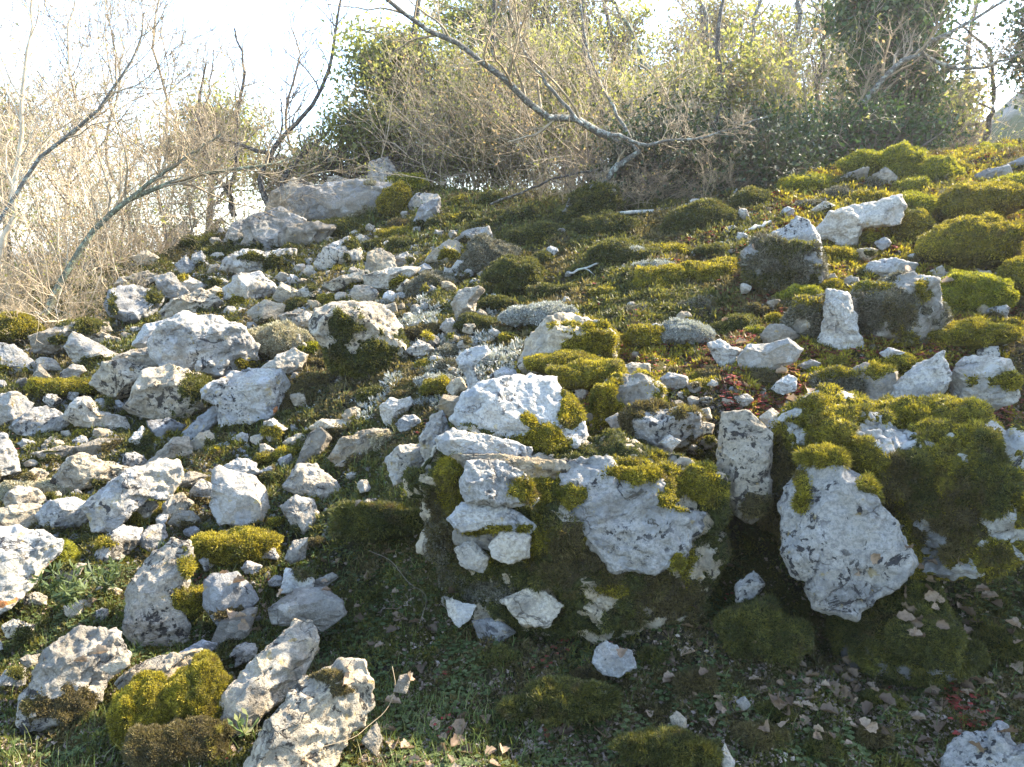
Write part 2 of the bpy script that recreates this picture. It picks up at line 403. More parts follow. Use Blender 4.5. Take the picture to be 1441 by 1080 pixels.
# ground sheet to the horizon
def _axis(lo, hi, fine, far):
    a = np.arange(lo, hi, fine); g = [hi]; s = fine
    while g[-1] < far: s *= 1.25; g.append(g[-1] + s)
    l = [lo]; s = fine
    while l[-1] > -far: s *= 1.25; l.append(l[-1] - s)
    return np.concatenate([l[:0:-1], a, g])
AX = _axis(-6.5, 7.0, .028, 600); AY = _axis(1.2, 11.5, .028, 600)
gx, gy = np.meshgrid(AX, AY, indexing='ij')
Vg = np.stack([gx.ravel(), gy.ravel(), height(gx.ravel(), gy.ravel())], 1)
ii, jj = np.meshgrid(np.arange(len(AX) - 1), np.arange(len(AY) - 1), indexing='ij')
b0 = (ii * len(AY) + jj).ravel()
Fg = np.stack([b0, b0 + len(AY), b0 + len(AY) + 1, b0 + 1], 1)
def ground_mat():
    m, nt, N, L = new_mat('hillside_soil')
    vec, rnd = coords(nt)
    n1 = noise(nt, vec, 1.8, 5, .6); n2 = noise(nt, vec, 26, 5, .7); n3 = noise(nt, vec, 90, 4, .7)
    c = mixc(nt, sm(nt, n2, .35, .65), (.020, .017, .011), (.060, .050, .033))
    c = mixc(nt, math_n(nt, 'MULTIPLY', sm(nt, n1, .38, .52), .85), c, mixc(nt, n3, (.030, .034, .008), (.12, .105, .022)))
    c = mixc(nt, math_n(nt, 'MULTIPLY', sm(nt, n3, .58, .70), .6), c, (.16, .14, .11))
    b = nd(nt, 'ShaderNodeBsdfPrincipled', Roughness=.95); b.inputs['Specular IOR Level'].default_value = .15
    L.new(c, b.inputs['Base Color'])
    bp = nd(nt, 'ShaderNodeBump', Strength=1, Distance=.03); L.new(math_n(nt, 'ADD', n2, n3), bp.inputs['Height']); L.new(bp.outputs[0], b.inputs['Normal'])
    o = N.new('ShaderNodeOutputMaterial'); L.new(b.outputs[0], o.inputs[0])
    return m
M['ground'] = ground_mat()
tag(link('ground', make_mesh('ground', Vg, Fg, M['ground'])), None, None, kind='structure')
# ------------------------------------------------------------------ rocks
def polyrad(pts, c, ang):
    """star radius of polygon about c for angles"""
    pts = np.asarray(pts, float); n = len(pts)
    out = np.zeros_like(ang)
    d = np.stack([np.cos(ang), np.sin(ang)], 1)
    for i in range(n):
        a = pts[i] - c; b = pts[(i + 1) % n] - c; e = b - a
        den = d[:, 0] * e[1] - d[:, 1] * e[0]
        den = np.where(np.abs(den) < 1e-9, 1e-9, den)
        t = (a[0] * e[1] - a[1] * e[0]) / den
        s = (a[0] * d[:, 1] - a[1] * d[:, 0]) / den
        ok = (t > 0) & (s >= -1e-6) & (s <= 1 + 1e-6)
        out = np.where(ok & (t > out), t, out)
    bad = out <= 0
    if bad.any(): out[bad] = np.median(out[~bad])
    return out

def centroid(p):
    p = np.asarray(p, float); q = np.roll(p, -1, 0)
    cr = p[:, 0] * q[:, 1] - q[:, 0] * p[:, 1]; A = cr.sum() / 2
    return np.array([((p[:, 0] + q[:, 0]) * cr).sum(), ((p[:, 1] + q[:, 1]) * cr).sum()]) / (6 * A)

ROCKS = []          # (object, world V, F, N)
def parse(s): return np.array([[float(v) for v in p.split(',')] for p in s.split()])

def rock_shape(pts, d, deep=.8, sub=4, facets=7, rough=1.0, seed=0, box=.62, ledge=0.0):
    """closed boulder whose outline from the path matches pts at distance d"""
    r = np.random.default_rng(seed)
    c = centroid(pts)
    V, Fc = ICO[sub]
    rho = np.sqrt(V[:, 0] ** 2 + V[:, 1] ** 2); ang = np.arctan2(V[:, 1], V[:, 0])
    S = np.stack([np.cos(ang) * rho ** box, np.sin(ang) * rho ** box, np.sign(V[:, 2]) * np.abs(V[:, 2]) ** .75], 1)
    for k in range(facets):
        n = r.normal(size=3); n[2] = abs(n[2]) * (1 if k % 3 else -1); n /= np.linalg.norm(n)
        if k == 0: n = norm(np.array([r.normal() * .35, 1.0, .9]))   # a worn upper face
        if k == 1: n = norm(np.array([r.normal() * .6, -.25, 1.0]))  # a broken front
        nxy = math.hypot(n[0], n[1])
        t = max(nxy * .97, r.uniform(.50, .84))
        e = S @ n - t
        S = S - np.where(e > 0, e * .985, 0)[:, None] * n
    polyR = polyrad(pts, c, -ang) * 1.10 + .6           # pixel y runs down
    size = float(np.sqrt(polyR.mean() ** 2)); m = d / F_PX
    # seam/crack noise keyed to size
    W = np.stack([S[:, 0] * polyR * m, S[:, 1] * polyR * m, S[:, 2] * size * m * deep], 1)
    sz = size * m
    off = r.uniform(-50, 50, 3)
    n = vnormals(W, Fc)
    q = W / sz
    amp = fbm(q * 1.3 + off, 3) * .055 + (-np.abs(perlin(q * 2.2 + off + 5)) + .25) * .11 + fbm(q * 5 + off, 3) * .045 - np.clip(np.abs(perlin(q * 4.5 + off + 9)) * -6 + .6, 0, 1) * .045
    amp += ledge * (((q[:, 1] * 1.9 + .25 * fbm(q * .9 + off, 2)) % 1.0) - .5)
    st = perlin(np.stack([q[:, 0] * .8 + q[:, 1] * .5, q[:, 1] * 5.5 - q[:, 0] * 1.2, q[:, 2] * 1.2], 1) + off)   # bedding ledges
    amp += np.round(st * 3) / 3 * .034
    W = W + n * (amp * sz * rough)[:, None]
    f = norm(ray(c[0], c[1])); u = norm(UPV - f * (UPV @ f)); rt = np.cross(f, u)
    ctr = CAM + ray(c[0], c[1]) * (d / float(ray(c[0], c[1])[1]))
    # push the centre back by part of its own depth so that the front face stands at d
    ctr = ctr + f * (sz * deep * .30)
    Wd = W[:, :1] * rt + W[:, 1:2] * u - W[:, 2:3] * f
    return ctr, Wd, Fc, sz

def in_ell(px, py, ells, wob):
    m = np.full(len(px), -9.0)
    for e in ells:
        cx, cy, rx, ry = e[:4]
        m = np.maximum(m, 1.0 - np.sqrt(((px - cx) / rx) ** 2 + ((py - cy) / ry) ** 2))
    return m * 1.0 + wob

def moss_part(parent, ctr, W, Fc, mask, kind, d, thick=.018, dens=1.0, shag=1.0, name='moss'):
    """cushiony moss over the masked part of a stone: a lifted bed and its shoots, one mesh"""
    N = vnormals(W, Fc)
    P = ctr + W
    k = np.clip(mask, 0, 1)
    lump = .8 + .35 * np.abs(fbm(P * 12, 2))
    Vs = W + N * (thick * .72 * k ** 1.4 * lump - .004)[:, None]
    fm = k[Fc].max(1) > 0.02
    if fm.sum() < 3: return None
    F2 = Fc[fm]
    used, inv = np.unique(F2, return_inverse=True); F2 = inv.reshape(-1, 3)
    Vs = Vs[used]; kk = k[used]
    sp = .0018 * d / math.sqrt(dens)
    w = kk[F2].mean(1)
    A = area(Vs, F2, w); n = int(min(42000, max(40, A / sp ** 2)))
    s = sample_faces(Vs, F2, n, w)
    idx, b = s
    p = (Vs[F2[idx]] * b[:, :, None]).sum(1)
    nn = norm(vnormals(Vs, F2)[F2[idx]].sum(1) + np.array([0, 0, .35]))
    pw = (p + ctr) * 26
    nn = norm(nn + .5 * np.stack([perlin(pw), perlin(pw + 40), perlin(pw + 80)], 1))
    clump = .55 + 1.1 * np.clip(fbm((p + ctr) * 22, 2) + .35, 0, 1.3)
    L = sp * 1.9 * clump * shag
    bv, bf = blades(p, nn, L, sp * .75, 3, 1.0, .25 * (shag - 1))
    V, Fs = merge([(Vs, F2), (bv, bf)])
    me = make_mesh(name, V, Fs, [M['s_' + kind], M['m_' + kind]], np.concatenate([np.zeros(len(F2)), np.ones(len(bf))]))
    return link(name, me, parent)

def R(label, pts, mat='white', moss=None, mk='gold', d=None, by=None, deep=.8, name='boulder', facets=9, rough=1.0, skirt=True, top=0.0, ledge=0.0, more=None, holes=None, cat=None, group=None, sub=None, seed=None, box=.62, parent=None, thick=.018, shag=1.0, nofm=None, dens=1.0):
    pts = parse(pts) if isinstance(pts, str) else pts
    c = centroid(pts)
    if d is None: d = depth_at(c[0], (by if by is not None else pts[:, 1].max()))
    else:
        d = min(d, depth_at(c[0], pts[:, 1].max()) + .08) if parent is None else d
    ext = max(np.ptp(pts[:, 0]), np.ptp(pts[:, 1]))
    if sub is None: sub = 5 if ext > 75 else 4 if ext > 26 else 3
    if seed is None: seed = int(c[0] * 7 + c[1] * 13) % 99991
    ctr, W, Fc, sz = rock_shape(pts, d, deep, sub, facets, rough, seed, box, ledge)
    if parent is not None:
        o = link(name, make_mesh(name, W + ctr - np.array(parent.location), Fc, M[mat]), parent)
    else:
        o = link(name, make_mesh(name, W, Fc, M[mat]), None, ctr)
        tag(o, label, cat or name.replace('_', ' '), group)
    ROCKS.append((o, ctr + W, Fc))
    if moss or top or (skirt and parent is None and ext > 24):
        P = ctr + W; px, py, _ = project(P)
        wob = fbm(P * 7, 4) * .70 + fbm(P * 24, 3) * .28
        mask = np.full(len(P), -9.0)
        if moss: mask = np.maximum(mask, in_ell(px, py, moss, wob) * 2.2)
        if skirt and parent is None:
            hg = P[:, 2] - height(P[:, 0], P[:, 1])
            sk = ((.018 + .045 * np.clip(fbm(P * 6 + 3, 3) + .2, 0, 1)) * d / 3.5 - hg) / (.010 * d)
            if moss: mask = np.maximum(mask, np.minimum(sk, 1))
            else:
                mask = np.minimum(sk, 1)
                if ext > 45 and seed % 3 and mat in ('speck', 'cream', 'white', 'grey'):
                    q_ = np.random.default_rng(seed); hw, hh = np.ptp(pts[:, 0]) / 2, np.ptp(pts[:, 1]) / 2
                    el = [(c[0] + q_.uniform(-.7, .7) * hw, c[1] + q_.uniform(.75, 1.0) * hh, hw * q_.uniform(.5, .8), hh * q_.uniform(.22, .4))]
                    mask = np.maximum(mask, in_ell(px, py, el, wob) * 2.2)
                mk = ['dark', 'brown', 'dark', 'gold'][seed % 4]
        if top:
            N = vnormals(W, Fc)
            mask = np.maximum(mask, (N[:, 2] - (1 - top) + wob * .7) * 3)
        if nofm: mask = np.minimum(mask, -in_ell(px, py, nofm, fbm(P * 16 + 4, 3) * .5) * 4)
        for hp in (holes or ()):
            hp = parse(hp); hc = centroid(hp)
            rr = np.hypot(px - hc[0], py - hc[1]); hr = polyrad(hp, hc, np.arctan2(py - hc[1], px - hc[0]))
            mask = np.minimum(mask, ((rr - hr) / 22 + .9 * fbm(P * 20 + 4, 3) * .5) * 2.5)
        for (ells, kind2, th2) in (more or ()):
            m2 = np.minimum(in_ell(px, py, ells, wob * 1.3) * 2.2, mask + .6)
            moss_part(o, (ctr if parent is None else np.array(parent.location)), (W if parent is None else W + ctr - np.array(parent.location)), Fc, m2, kind2, d, th2, dens, shag)
        moss_part(o, (ctr if parent is None else np.array(parent.location)), (W if parent is None else W + ctr - np.array(parent.location)), Fc, mask, mk, d, thick, dens, shag)
    return o

def cushion(label, cx, cy, rx, ry, kind='gold', d=None, name='moss_cushion', cat='moss', group=None, deep=1.0, by=None, dens=1.0, shag=1.0):
    """a free-standing moss or lichen cushion"""
    if kind == 'lichen': ry = ry * .7; cy = cy + ry * .3
    a = np.arange(14) * 2 * math.pi / 14
    r = np.random.default_rng(int(cx * 3 + cy * 5))
    k = 1 + .13 * r.normal(size=14)
    pts = np.stack([cx + rx * k * np.cos(a), cy + ry * k * np.sin(a)], 1)
    if d is None: d = depth_at(cx, by if by is not None else cy + ry * .75)
    ctr, W, Fc, sz = rock_shape(pts, d, deep * max(1.0, .75 * rx / max(1, np.sqrt(rx * ry))), 4, 0, .8, int(cx + cy), .8)
    P = ctr + W; N = vnormals(W, Fc)
    W = W + N * (fbm(P * 1.1 / sz, 3) * .13 * sz + fbm(P * 3.2 / sz, 2) * .035 * sz + np.abs(fbm(P * 24, 2)) * (.010 if d > 3 else .022) + (.20 * sz * np.abs(fbm(P * 1.8 / sz + 7, 3)) if kind in ('ash', 'lichen', 'buff') else 0))[:, None]
    W[:, 2] *= .92
    sp = .00165 * d / math.sqrt(dens)
    vis = np.clip(N[:, 2] * 1.5 + 1.1, 0, 1)
    w = vis[Fc].mean(1)
    A = area(W, Fc, w); n = int(min(24000, A / sp ** 2))
    idx, b = sample_faces(W, Fc, n, w)
    p = (W[Fc[idx]] * b[:, :, None]).sum(1)
    nn = norm(vnormals(W, Fc)[Fc[idx]].sum(1) + np.array([0, 0, .4]))
    pw = (p + ctr) * 24
    nn = norm(nn + .6 * np.stack([perlin(pw), perlin(pw + 40), perlin(pw + 80)], 1))
    L = sp * 1.35 * shag * (.55 + 1.0 * np.clip(fbm((p + ctr) * 20, 2) + .4, 0, 1.3))
    bv, bf = blades(p, nn, L, sp * .75, 3, 1.0)
    V, Fs = merge([(W, Fc), (bv, bf)])
    o = link(name, make_mesh(name, V, Fs, [M['s_' + kind], M['m_' + kind]], np.concatenate([np.zeros(len(Fc)), np.ones(len(bf))])), None, ctr)
    tag(o, label, cat, group)
    ROCKS.append((o, ctr + W, Fc))
    return o
# ------------------------------------------------------------------ every stone one can point at, far to near (outline as seen on the path)
# the ridge
R('white pointed rock rising behind the long slab on the skyline', '519,253 522,231 544,224 558,244 545,262', 'speck', d=9.9, deep=.7)
R('small white knob peeping over the top of the long slab', '462,262 464,251 475,249 494,257 490,266', 'bright', d=9.7, name='stone')
R('stepped white crag left of the long slab with bare trees behind', '378,300 386,275 414,256 433,260 447,270 450,296 425,318 386,318', 'white', d=9.6, name='crag')
R('long creamy grey slab lying across the ridge top', '414,286 428,272 447,265 494,257 530,256 546,262 552,284 539,311 505,312 472,307 428,311 417,300', 'tan', d=9.0, deep=.55, box=.5, rough=.8, moss=[(520, 258, 22, 4)], mk='buff', name='rock_slab')
R('rounded white rock just right of the mossy tip of the long slab', '575,290 586,274 614,274 619,283 600,292 581,297', 'cream', d=9.2, name='stone')
R('grey flaky rock on the ridge below the mossy tip of the slab', '584,312 594,290 617,281 620,304 594,320', 'grey', d=8.8, name='stone', moss=[(590, 314, 12, 7)], mk='dark')
R('blocky white outcrop below the left end of the long slab', '345,344 350,316 367,303 392,295 425,309 421,325 402,352 367,355', 'white', d=8.9, deep=.8, moss=[(362, 350, 26, 7)], mk='dark')
R('pale lumpy rock left of the blocky white outcrop', '318,340 328,318 345,309 358,312 352,345 336,352', 'white', d=9.0, moss=[(325, 345, 18, 9)], mk='dark', name='stone')
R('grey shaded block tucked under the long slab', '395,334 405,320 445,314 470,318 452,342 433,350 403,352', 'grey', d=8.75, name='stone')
R('dark speckled rock with moss bands under the blocky outcrop', '318,380 324,366 347,355 376,355 410,350 412,372 380,388 340,386', 'speck', d=8.5, moss=[(350, 362, 24, 8), (395, 372, 22, 14)], mk='dark')
R('mottled rock with a moss top right of the dark moss hollow', '445,371 458,350 489,335 506,350 510,367 489,371 472,369 461,380 450,379', 'speck', d=8.1, moss=[(496, 345, 14, 9), (487, 362, 7, 9)], mk='dark')
R('small white cobble bright against the moss under the slab', '497,337 508,331 519,339 512,345', 'bright', d=8.5, name='cobble')
R('tiny white cobble right of the bright cobble under the slab', '528,334 534,329 540,334 534,340', 'bright', d=8.45, name='cobble')
R('pale rounded boulder with a pointed crown in the middle of the upper slope', '516,380 519,358 536,352 553,361 555,377 544,391 526,392', 'white', moss=None, name='boulder')
R('low bright ragged rock in front of the pale pointed boulder', '514,390 542,380 567,377 588,378 572,394 545,410 520,405', 'bright', moss=[(570, 396, 16, 8)], mk='gold')
R('small grey rock between the pointed boulder and the mossy slab', '555,365 572,356 583,364 580,375 556,378', 'grey', name='stone', moss=[(578, 366, 7, 7)], mk='dark')
R('tilted slab with a gold moss flank on the upper slope', '594,371 612,354 631,340 642,340 656,356 652,368 620,371', 'tan', moss=[(638, 360, 22, 11)], mk='gold', name='rock_slab', by=366)
R('grey pitted rock behind the gold mossed slab', '640,338 658,325 686,321 691,334 680,352 660,342', 'white', moss=[(655, 340, 14, 8)], mk='brown')
R('white egg shaped stone in the dark moss of the middle slope', '636,428 647,411 672,404 680,411 670,422 667,438 644,450', 'bright', name='stone')
R('small pale stone between the slab and the ashy moss mound', '636,378 644,367 656,369 645,384', 'bright', name='cobble')
R('small white stone leaning on grassy moss left of the egg shaped stone', '538,432 555,427 560,442 544,445', 'bright', name='cobble')
R('two toned pale stone below the ragged bright rock', '558,409 572,394 582,400 573,413', 'white', name='cobble')
R('small pale stone right of the ragged bright rock', '585,380 597,371 607,378 594,388', 'bright', name='cobble')
R('flat dark flecked ledge left of the ragged bright rock', '456,402 483,389 514,380 518,391 489,402 469,410', 'speck', name='rock_slab')
R('knobbly pale rock above the moss fringed boulder', '492,416 500,404 517,403 530,411 526,427 505,425', 'cream', name='stone')
R('boulder with a pale bare crest and dark moss hanging down its right side', '442,470 450,442 469,433 494,431 528,425 552,452 575,500 572,528 520,532 474,520 458,480', 'speck', moss=[(487, 458, 24, 26), (530, 500, 50, 34), (478, 505, 22, 24)], mk='dark', thick=.03)
R('orange grey angular stone with a split face left of the ridge hollow', '319,407 336,388 364,385 381,399 389,408 369,420 339,428 320,421', 'cream', moss=None)
R('pale pyramid shaped stone right of the angular split stone', '386,420 397,400 414,408 432,419 411,426 392,424', 'white', name='stone')
R('tilted brown streaked plate at the left end of the upper scree', '220,393 242,386 262,410 259,424 244,428 228,414', 'tan', name='rock_slab')
R('big grey lichened block above the left hollow', '154,432 161,411 183,404 211,407 224,420 208,449 183,454 161,444', 'grey', moss=[(214, 418, 14, 11), (158, 430, 8, 18)], mk='dark')
R('low grey slab behind the lichened block', '178,392 206,382 221,391 196,406', 'grey', name='rock_slab')
R('speckled pale slab sloping down behind the great white boulder', '230,440 247,424 281,408 308,424 294,440 262,452 239,452', 'speck', name='rock_slab')
R('flat white stone on the skyline edge left of the ridge', '187,364 206,354 224,363 217,374 200,372', 'bright', name='stone')
R('cream upright stone with moss on its left shoulder', '238,346 240,330 250,319 264,321 268,338 250,348', 'cream', name='stone', moss=[(242, 334, 8, 14)], mk='gold')
R('small pale wedge below the cream upright stone', '249,374 261,362 276,377 258,388', 'white', name='stone')
R('narrow pale stone beside the dark moss lump', '271,376 272,361 283,355 294,372 285,382', 'white', name='stone')
R('white cobble with moss at its foot left of the split stone', '288,413 303,404 318,411 311,421 294,421', 'bright', name='cobble', moss=[(310, 417, 9, 5)], mk='gold')
R('rusty brown stone right of the brown streaked plate', '252,399 267,390 287,402 283,413 264,415', 'cream', name='stone', moss=[(256, 392, 9, 5)], mk='gold')
R('tawny cobble behind the crown of the great white boulder', '260,438 275,427 290,436 285,445 265,444', 'tan', name='cobble')
# left middle
R('great smooth white boulder at the centre of the left slope', '222,482 236,459 264,443 294,446 333,459 354,484 355,504 333,514 325,527 306,530 283,520 272,515 267,527 247,524 230,508', 'white', deep=.75, d=5.15, moss=[(345, 510, 14, 10)], mk='gold', facets=6)
R('pale boulder half hidden behind the left side of the great white boulder', '190,486 206,459 240,450 232,478 219,494', 'bright', d=5.4)
R('flat cream rock wedged under the left side of the great white boulder', '165,506 189,493 219,490 234,508 211,523 172,511', 'cream', d=5.2, name='rock_slab')
R('boulder blotched with black lichen left of the split boulder', '134,538 150,512 178,508 216,520 196,542 183,556 164,560 144,549', 'speck', d=5.05)
R('split grey white boulder with a mossy right half under the great boulder', '185,570 200,543 208,523 239,514 275,528 300,548 300,575 270,588 250,595 228,591 206,584', 'speck', d=4.95, moss=[(275, 552, 32, 30)], mk='dark', thick=.025)
R('lichened boulder with an orange spot right of the split boulder', '292,551 306,540 333,526 361,521 392,525 401,540 399,560 383,580 361,597 333,608 314,597 312,568 294,561', 'lich', d=4.8, deep=.8)
R('slanting grey rock propped under the orange spotted boulder', '258,610 278,590 303,570 313,576 300,598 267,622', 'grey', d=4.7, name='stone')
R('pale rock end below the slanting grey rock', '263,630 281,611 294,607 304,621 294,634 272,639', 'white', d=4.6, name='stone', moss=[(298, 628, 10, 12)], mk='dark')
R('long leaning white rock running down left from the slanting rock', '198,660 222,640 244,617 262,617 270,648 250,659 228,656 211,661', 'white', d=4.5)
R('white stone with a mossy right side in the dark hollow', '180,625 200,600 214,617 218,634 194,641', 'white', d=4.65, name='stone', moss=[(208, 622, 9, 17)], mk='dark')
R('dark shadowed stone filling the hollow beneath the split boulder', '210,594 236,590 257,601 240,617 222,630 213,618', 'dark', d=4.75, name='stone')  # the hollow's shade is put into the dark stone colour
R('grey white boulder with a sooty crest left of the dark hollow', '96,586 111,562 128,560 139,580 169,588 179,605 164,610 133,600 111,598', 'speck', moss=[(150, 572, 26, 10)], mk='dark')
R('pale lichen blotched rock at the left below the yellow moss', '21,600 42,579 64,572 93,593 83,607 50,613 31,609', 'speck')
R('cream rock cut by the left edge of the view above the blotched rock', '-14,560 22,554 40,568 37,584 17,598 -14,600', 'cream')
R('white rock in a mossy bank at the far left edge', '-14,486 17,486 47,514 43,525 17,526 -14,518', 'white', moss=[(8, 518, 22, 16)], mk='gold')
R('ragged pale rock draped with herbs above the yellow moss patch', '97,489 106,470 119,475 147,492 165,500 156,506 133,505 122,514 108,509', 'cream')
R('flat step of rock with a deep green moss tread by the thicket', '52,474 69,467 103,455 142,452 148,466 103,475 78,496 56,496', 'tan', moss=[(122, 460, 32, 14), (88, 480, 22, 8)], mk='dark', thick=.025, name='rock_slab')
R('dark flecked low rock right of the mossy stone step', '106,464 139,467 165,477 156,489 133,486', 'speck', name='stone')
R('small white cobble below the ragged pale rock', '107,500 122,495 129,507 111,514', 'bright', name='cobble')
R('upright pale stone at the left end of the yellow moss patch', '46,536 56,514 70,532 64,546', 'cream', name='stone')
R('greenish white stone cut by the left edge beside the grey bank', '-16,613 6,612 18,637 23,664 -16,672', 'white')
R('low grey rock sunk in the bank below the sooty crested boulder', '54,636 83,629 111,631 96,648 64,647', 'grey', name='rock_slab')
R('flat grey ledge right of the low sunken rock', '110,628 140,618 169,619 160,637 125,642', 'grey', name='rock_slab')
R('pointed pale boulder with black flecks above the brown fissured boulder', '80,673 103,643 117,639 150,653 179,662 156,678 122,686 92,689', 'speck', moss=[(140, 681, 13, 9)], mk='dark')
R('brown fissured boulder sloping left beside the pointed pale boulder', '121,709 150,684 183,662 219,651 243,653 247,671 232,706 206,700 183,723 164,744 139,742 131,719', 'cream', deep=.7)
R('smooth grey white rock with sooty edges below the fissured boulder', '57,723 72,706 100,701 128,714 134,734 106,745 69,742', 'white')
R('blackened rock at the left edge beside the smooth grey white rock', '-10,716 28,711 53,714 62,737 28,748 -10,746', 'speck')
R('smooth peaked cream stone catching branch shadows', '302,664 311,656 333,667 356,672 369,688 375,717 366,744 340,746 312,737 299,710 303,690', 'tan', facets=8, rough=.5, name='boulder', d=3.85)
R('small round pale stone left of the peaked stone', '268,692 283,675 304,687 292,703 272,703', 'cream', name='cobble')
R('rough low rock behind the small round stone', '246,678 267,664 290,671 278,681 250,689', 'grey', name='stone')
R('grainy grey rock with rusty moss left of the peaked stone', '238,736 250,720 269,720 279,732 264,744', 'grey', name='stone', moss=[(262, 738, 18, 9)], mk='brown')
R('leaning grey finger of stone propped against a white slab', '418,652 436,611 450,603 465,617 458,635 447,641 436,655', 'grey', d=4.25, facets=5, rough=.5, name='stone')
R('white topped slab behind the leaning finger of stone', '438,602 453,592 489,591 500,597 497,618 467,620', 'bright', d=4.35, name='rock_slab', moss=[(478, 610, 20, 10)], mk='brown')
R('flat rock capped with buff lichen right of the leaning finger', '463,644 486,617 517,605 542,606 559,619 544,633 517,644 475,652', 'tan', d=4.25, moss=[(538, 620, 22, 15)], mk='buff', nofm=None, name='rock_slab')
R('crumbly pale rock below the buff capped flat rock', '473,655 506,638 522,643 522,658 508,663', 'cream', d=4.15, name='stone')
R('sunlit cream block standing on a grey cobble', '403,684 419,655 444,655 472,680 480,692 472,705 464,715 442,704 417,694', 'cream', d=3.9, deep=.85, facets=8)
R('grey scooped stone under the sunlit cream block', '396,712 417,698 439,705 447,722 439,744 428,751 411,738', 'white', d=3.8, name='stone')
R('white heart shaped rock face set in dark green herbs', '535,573 550,560 561,564 575,560 580,569 567,584 550,602 541,595', 'bright', d=4.35, name='stone')
R('pale sloping rib of rock above the heart shaped face', '643,507 656,494 681,488 689,497 669,510 668,531 679,548 661,555 656,529', 'bright', name='stone')
R('white broken stone in ashy moss above the heart shaped face', '571,495 589,480 603,485 610,492 589,503', 'bright', name='cobble')
R('small grey stone stuck in the dark hanging moss', '485,496 492,486 502,497 500,506', 'grey', name='cobble', d=5.0)
R('pale wedge resting behind the orange spotted boulder', '371,519 392,502 411,492 430,500 424,519 397,530', 'white', name='stone')
# the outcrop in the middle
OUT = bpy.data.objects.new('rock_outcrop', None); COL.objects.link(OUT); OUT.location = at_depth(800, 880, 3.0)
tag(OUT, 'big mossy ledge of bedrock with bare white faces in the middle of the slope', 'outcrop')
def part(pts, mat='white', d=3.0, name='rock_face', **k): return R(None, pts, mat, d=d, name=name, parent=OUT, **k)
HOLES = ['546,646 561,632 594,626 594,646 577,669 558,680 549,665', '594,614 608,588 619,582 630,606 620,618 619,642 606,655 597,633', '655,686 666,652 711,654 733,668 742,690 752,704 745,713 711,710 669,703', '640,722 658,709 692,712 722,725 697,735 655,742',
         '790,665 800,652 858,646 868,668 925,674 952,714 986,718 983,742 963,776 940,797 900,801 867,799 845,782 818,762 782,735 796,700', '708,844 743,832 767,836 789,853 767,877 737,875', '831,841 850,831 868,842 862,855 840,850', '628,840 647,850 667,853 661,868 647,880 635,865',
         '695,765 713,742 743,758 739,782 702,779', '668,872 700,876 722,890 686,897', '646,770 664,765 684,784 676,800 652,790', '585,770 592,720 604,724 600,800']
part('580,690 602,640 660,614 820,608 940,632 1000,680 1008,720 996,800 985,864 900,890 760,896 672,890 628,845 592,770', 'white', 3.0, 'bedrock', deep=.55, facets=9, sub=6, box=.34, rough=1.0, ledge=.07, moss=[(790, 750, 270, 200)], mk='dark', thick=.022, seed=5, shag=1.15, dens=1.1, holes=HOLES[4:],
     more=[([(772, 690, 70, 36), (912, 660, 66, 20), (965, 680, 46, 36), (740, 770, 60, 22), (690, 745, 70, 14), (850, 830, 40, 14), (960, 790, 24, 40), (640, 680, 30, 40)], 'gold', .030), ([(612, 770, 28, 70), (690, 830, 60, 26)], 'ash', .022), ([(830, 790, 90, 60), (940, 840, 60, 50), (630, 730, 50, 60)], 'brown', .026)])
part('785,662 800,652 858,646 868,668 925,674 952,714 986,718 983,742 963,776 940,797 900,801 867,799 845,782 818,762 782,735 796,700', 'speck', 2.86, deep=.34, facets=7, sub=5, rough=1.2, moss=[(772, 700, 50, 30), (912, 662, 62, 18), (962, 682, 42, 34), (795, 772, 30, 26), (955, 795, 14, 20)], mk='gold', thick=.03, seed=11)
part('638,642 700,640 800,652 812,668 760,676 660,664', 'cream', 2.96, deep=.5, facets=7)
part('640,748 700,742 770,745 836,768 838,786 760,784 690,774 642,768', 'grey', 2.9, deep=.4, facets=7, moss=[(800, 765, 40, 20), (680, 745, 40, 8)])
part('648,684 660,652 711,652 735,666 748,690 756,704 745,713 711,712 660,706', 'bright', 2.88, deep=.5, facets=7, rough=1.2, moss=[(745, 690, 24, 22)])
part('616,618 640,606 690,616 745,630 742,648 667,652 644,653 622,632', 'white', 3.05, deep=.55)
part('632,730 652,708 692,710 728,724 752,740 740,752 690,742 650,748', 'white', 2.86, deep=.55, facets=7, moss=[(700, 742, 40, 10)])
part('690,768 708,742 745,756 744,784 716,792 692,784', 'bright', 2.83, deep=.5)
part('640,772 664,762 688,784 680,806 650,796', 'white', 2.86, deep=.5)
part('704,846 743,830 767,834 792,853 770,880 737,878', 'bright', 2.83, deep=.4)
part('829,842 850,830 870,842 863,857 840,852', 'bright', 2.83, deep=.5)
part('626,840 647,848 669,853 662,870 645,882 632,865', 'bright', 2.88, deep=.45)
part('664,874 700,872 726,890 700,904 676,900', 'grey', 2.85, deep=.5)
part('544,648 561,630 594,624 598,648 577,671 555,682', 'cream', 3.3, deep=.6)
part('592,616 608,586 622,581 632,606 622,620 620,644 604,660 595,636', 'cream', 3.25, deep=.6)
R('broad bright white slab lying on top of the mossy ledge', '638,590 653,560 683,541 730,531 783,531 790,553 812,585 820,612 811,623 775,626 722,629 690,622 660,613', 'bright', d=3.22, deep=.95, facets=4, box=.55, moss=[(742, 592, 14, 12), (760, 622, 50, 20), (805, 575, 16, 36)], mk='gold', thick=.03, seed=21, name='rock_slab')
R('knob of grey rock at the left tip of the broad white slab', '616,573 625,557 647,560 645,577 631,585', 'cream', d=3.3, name='stone')
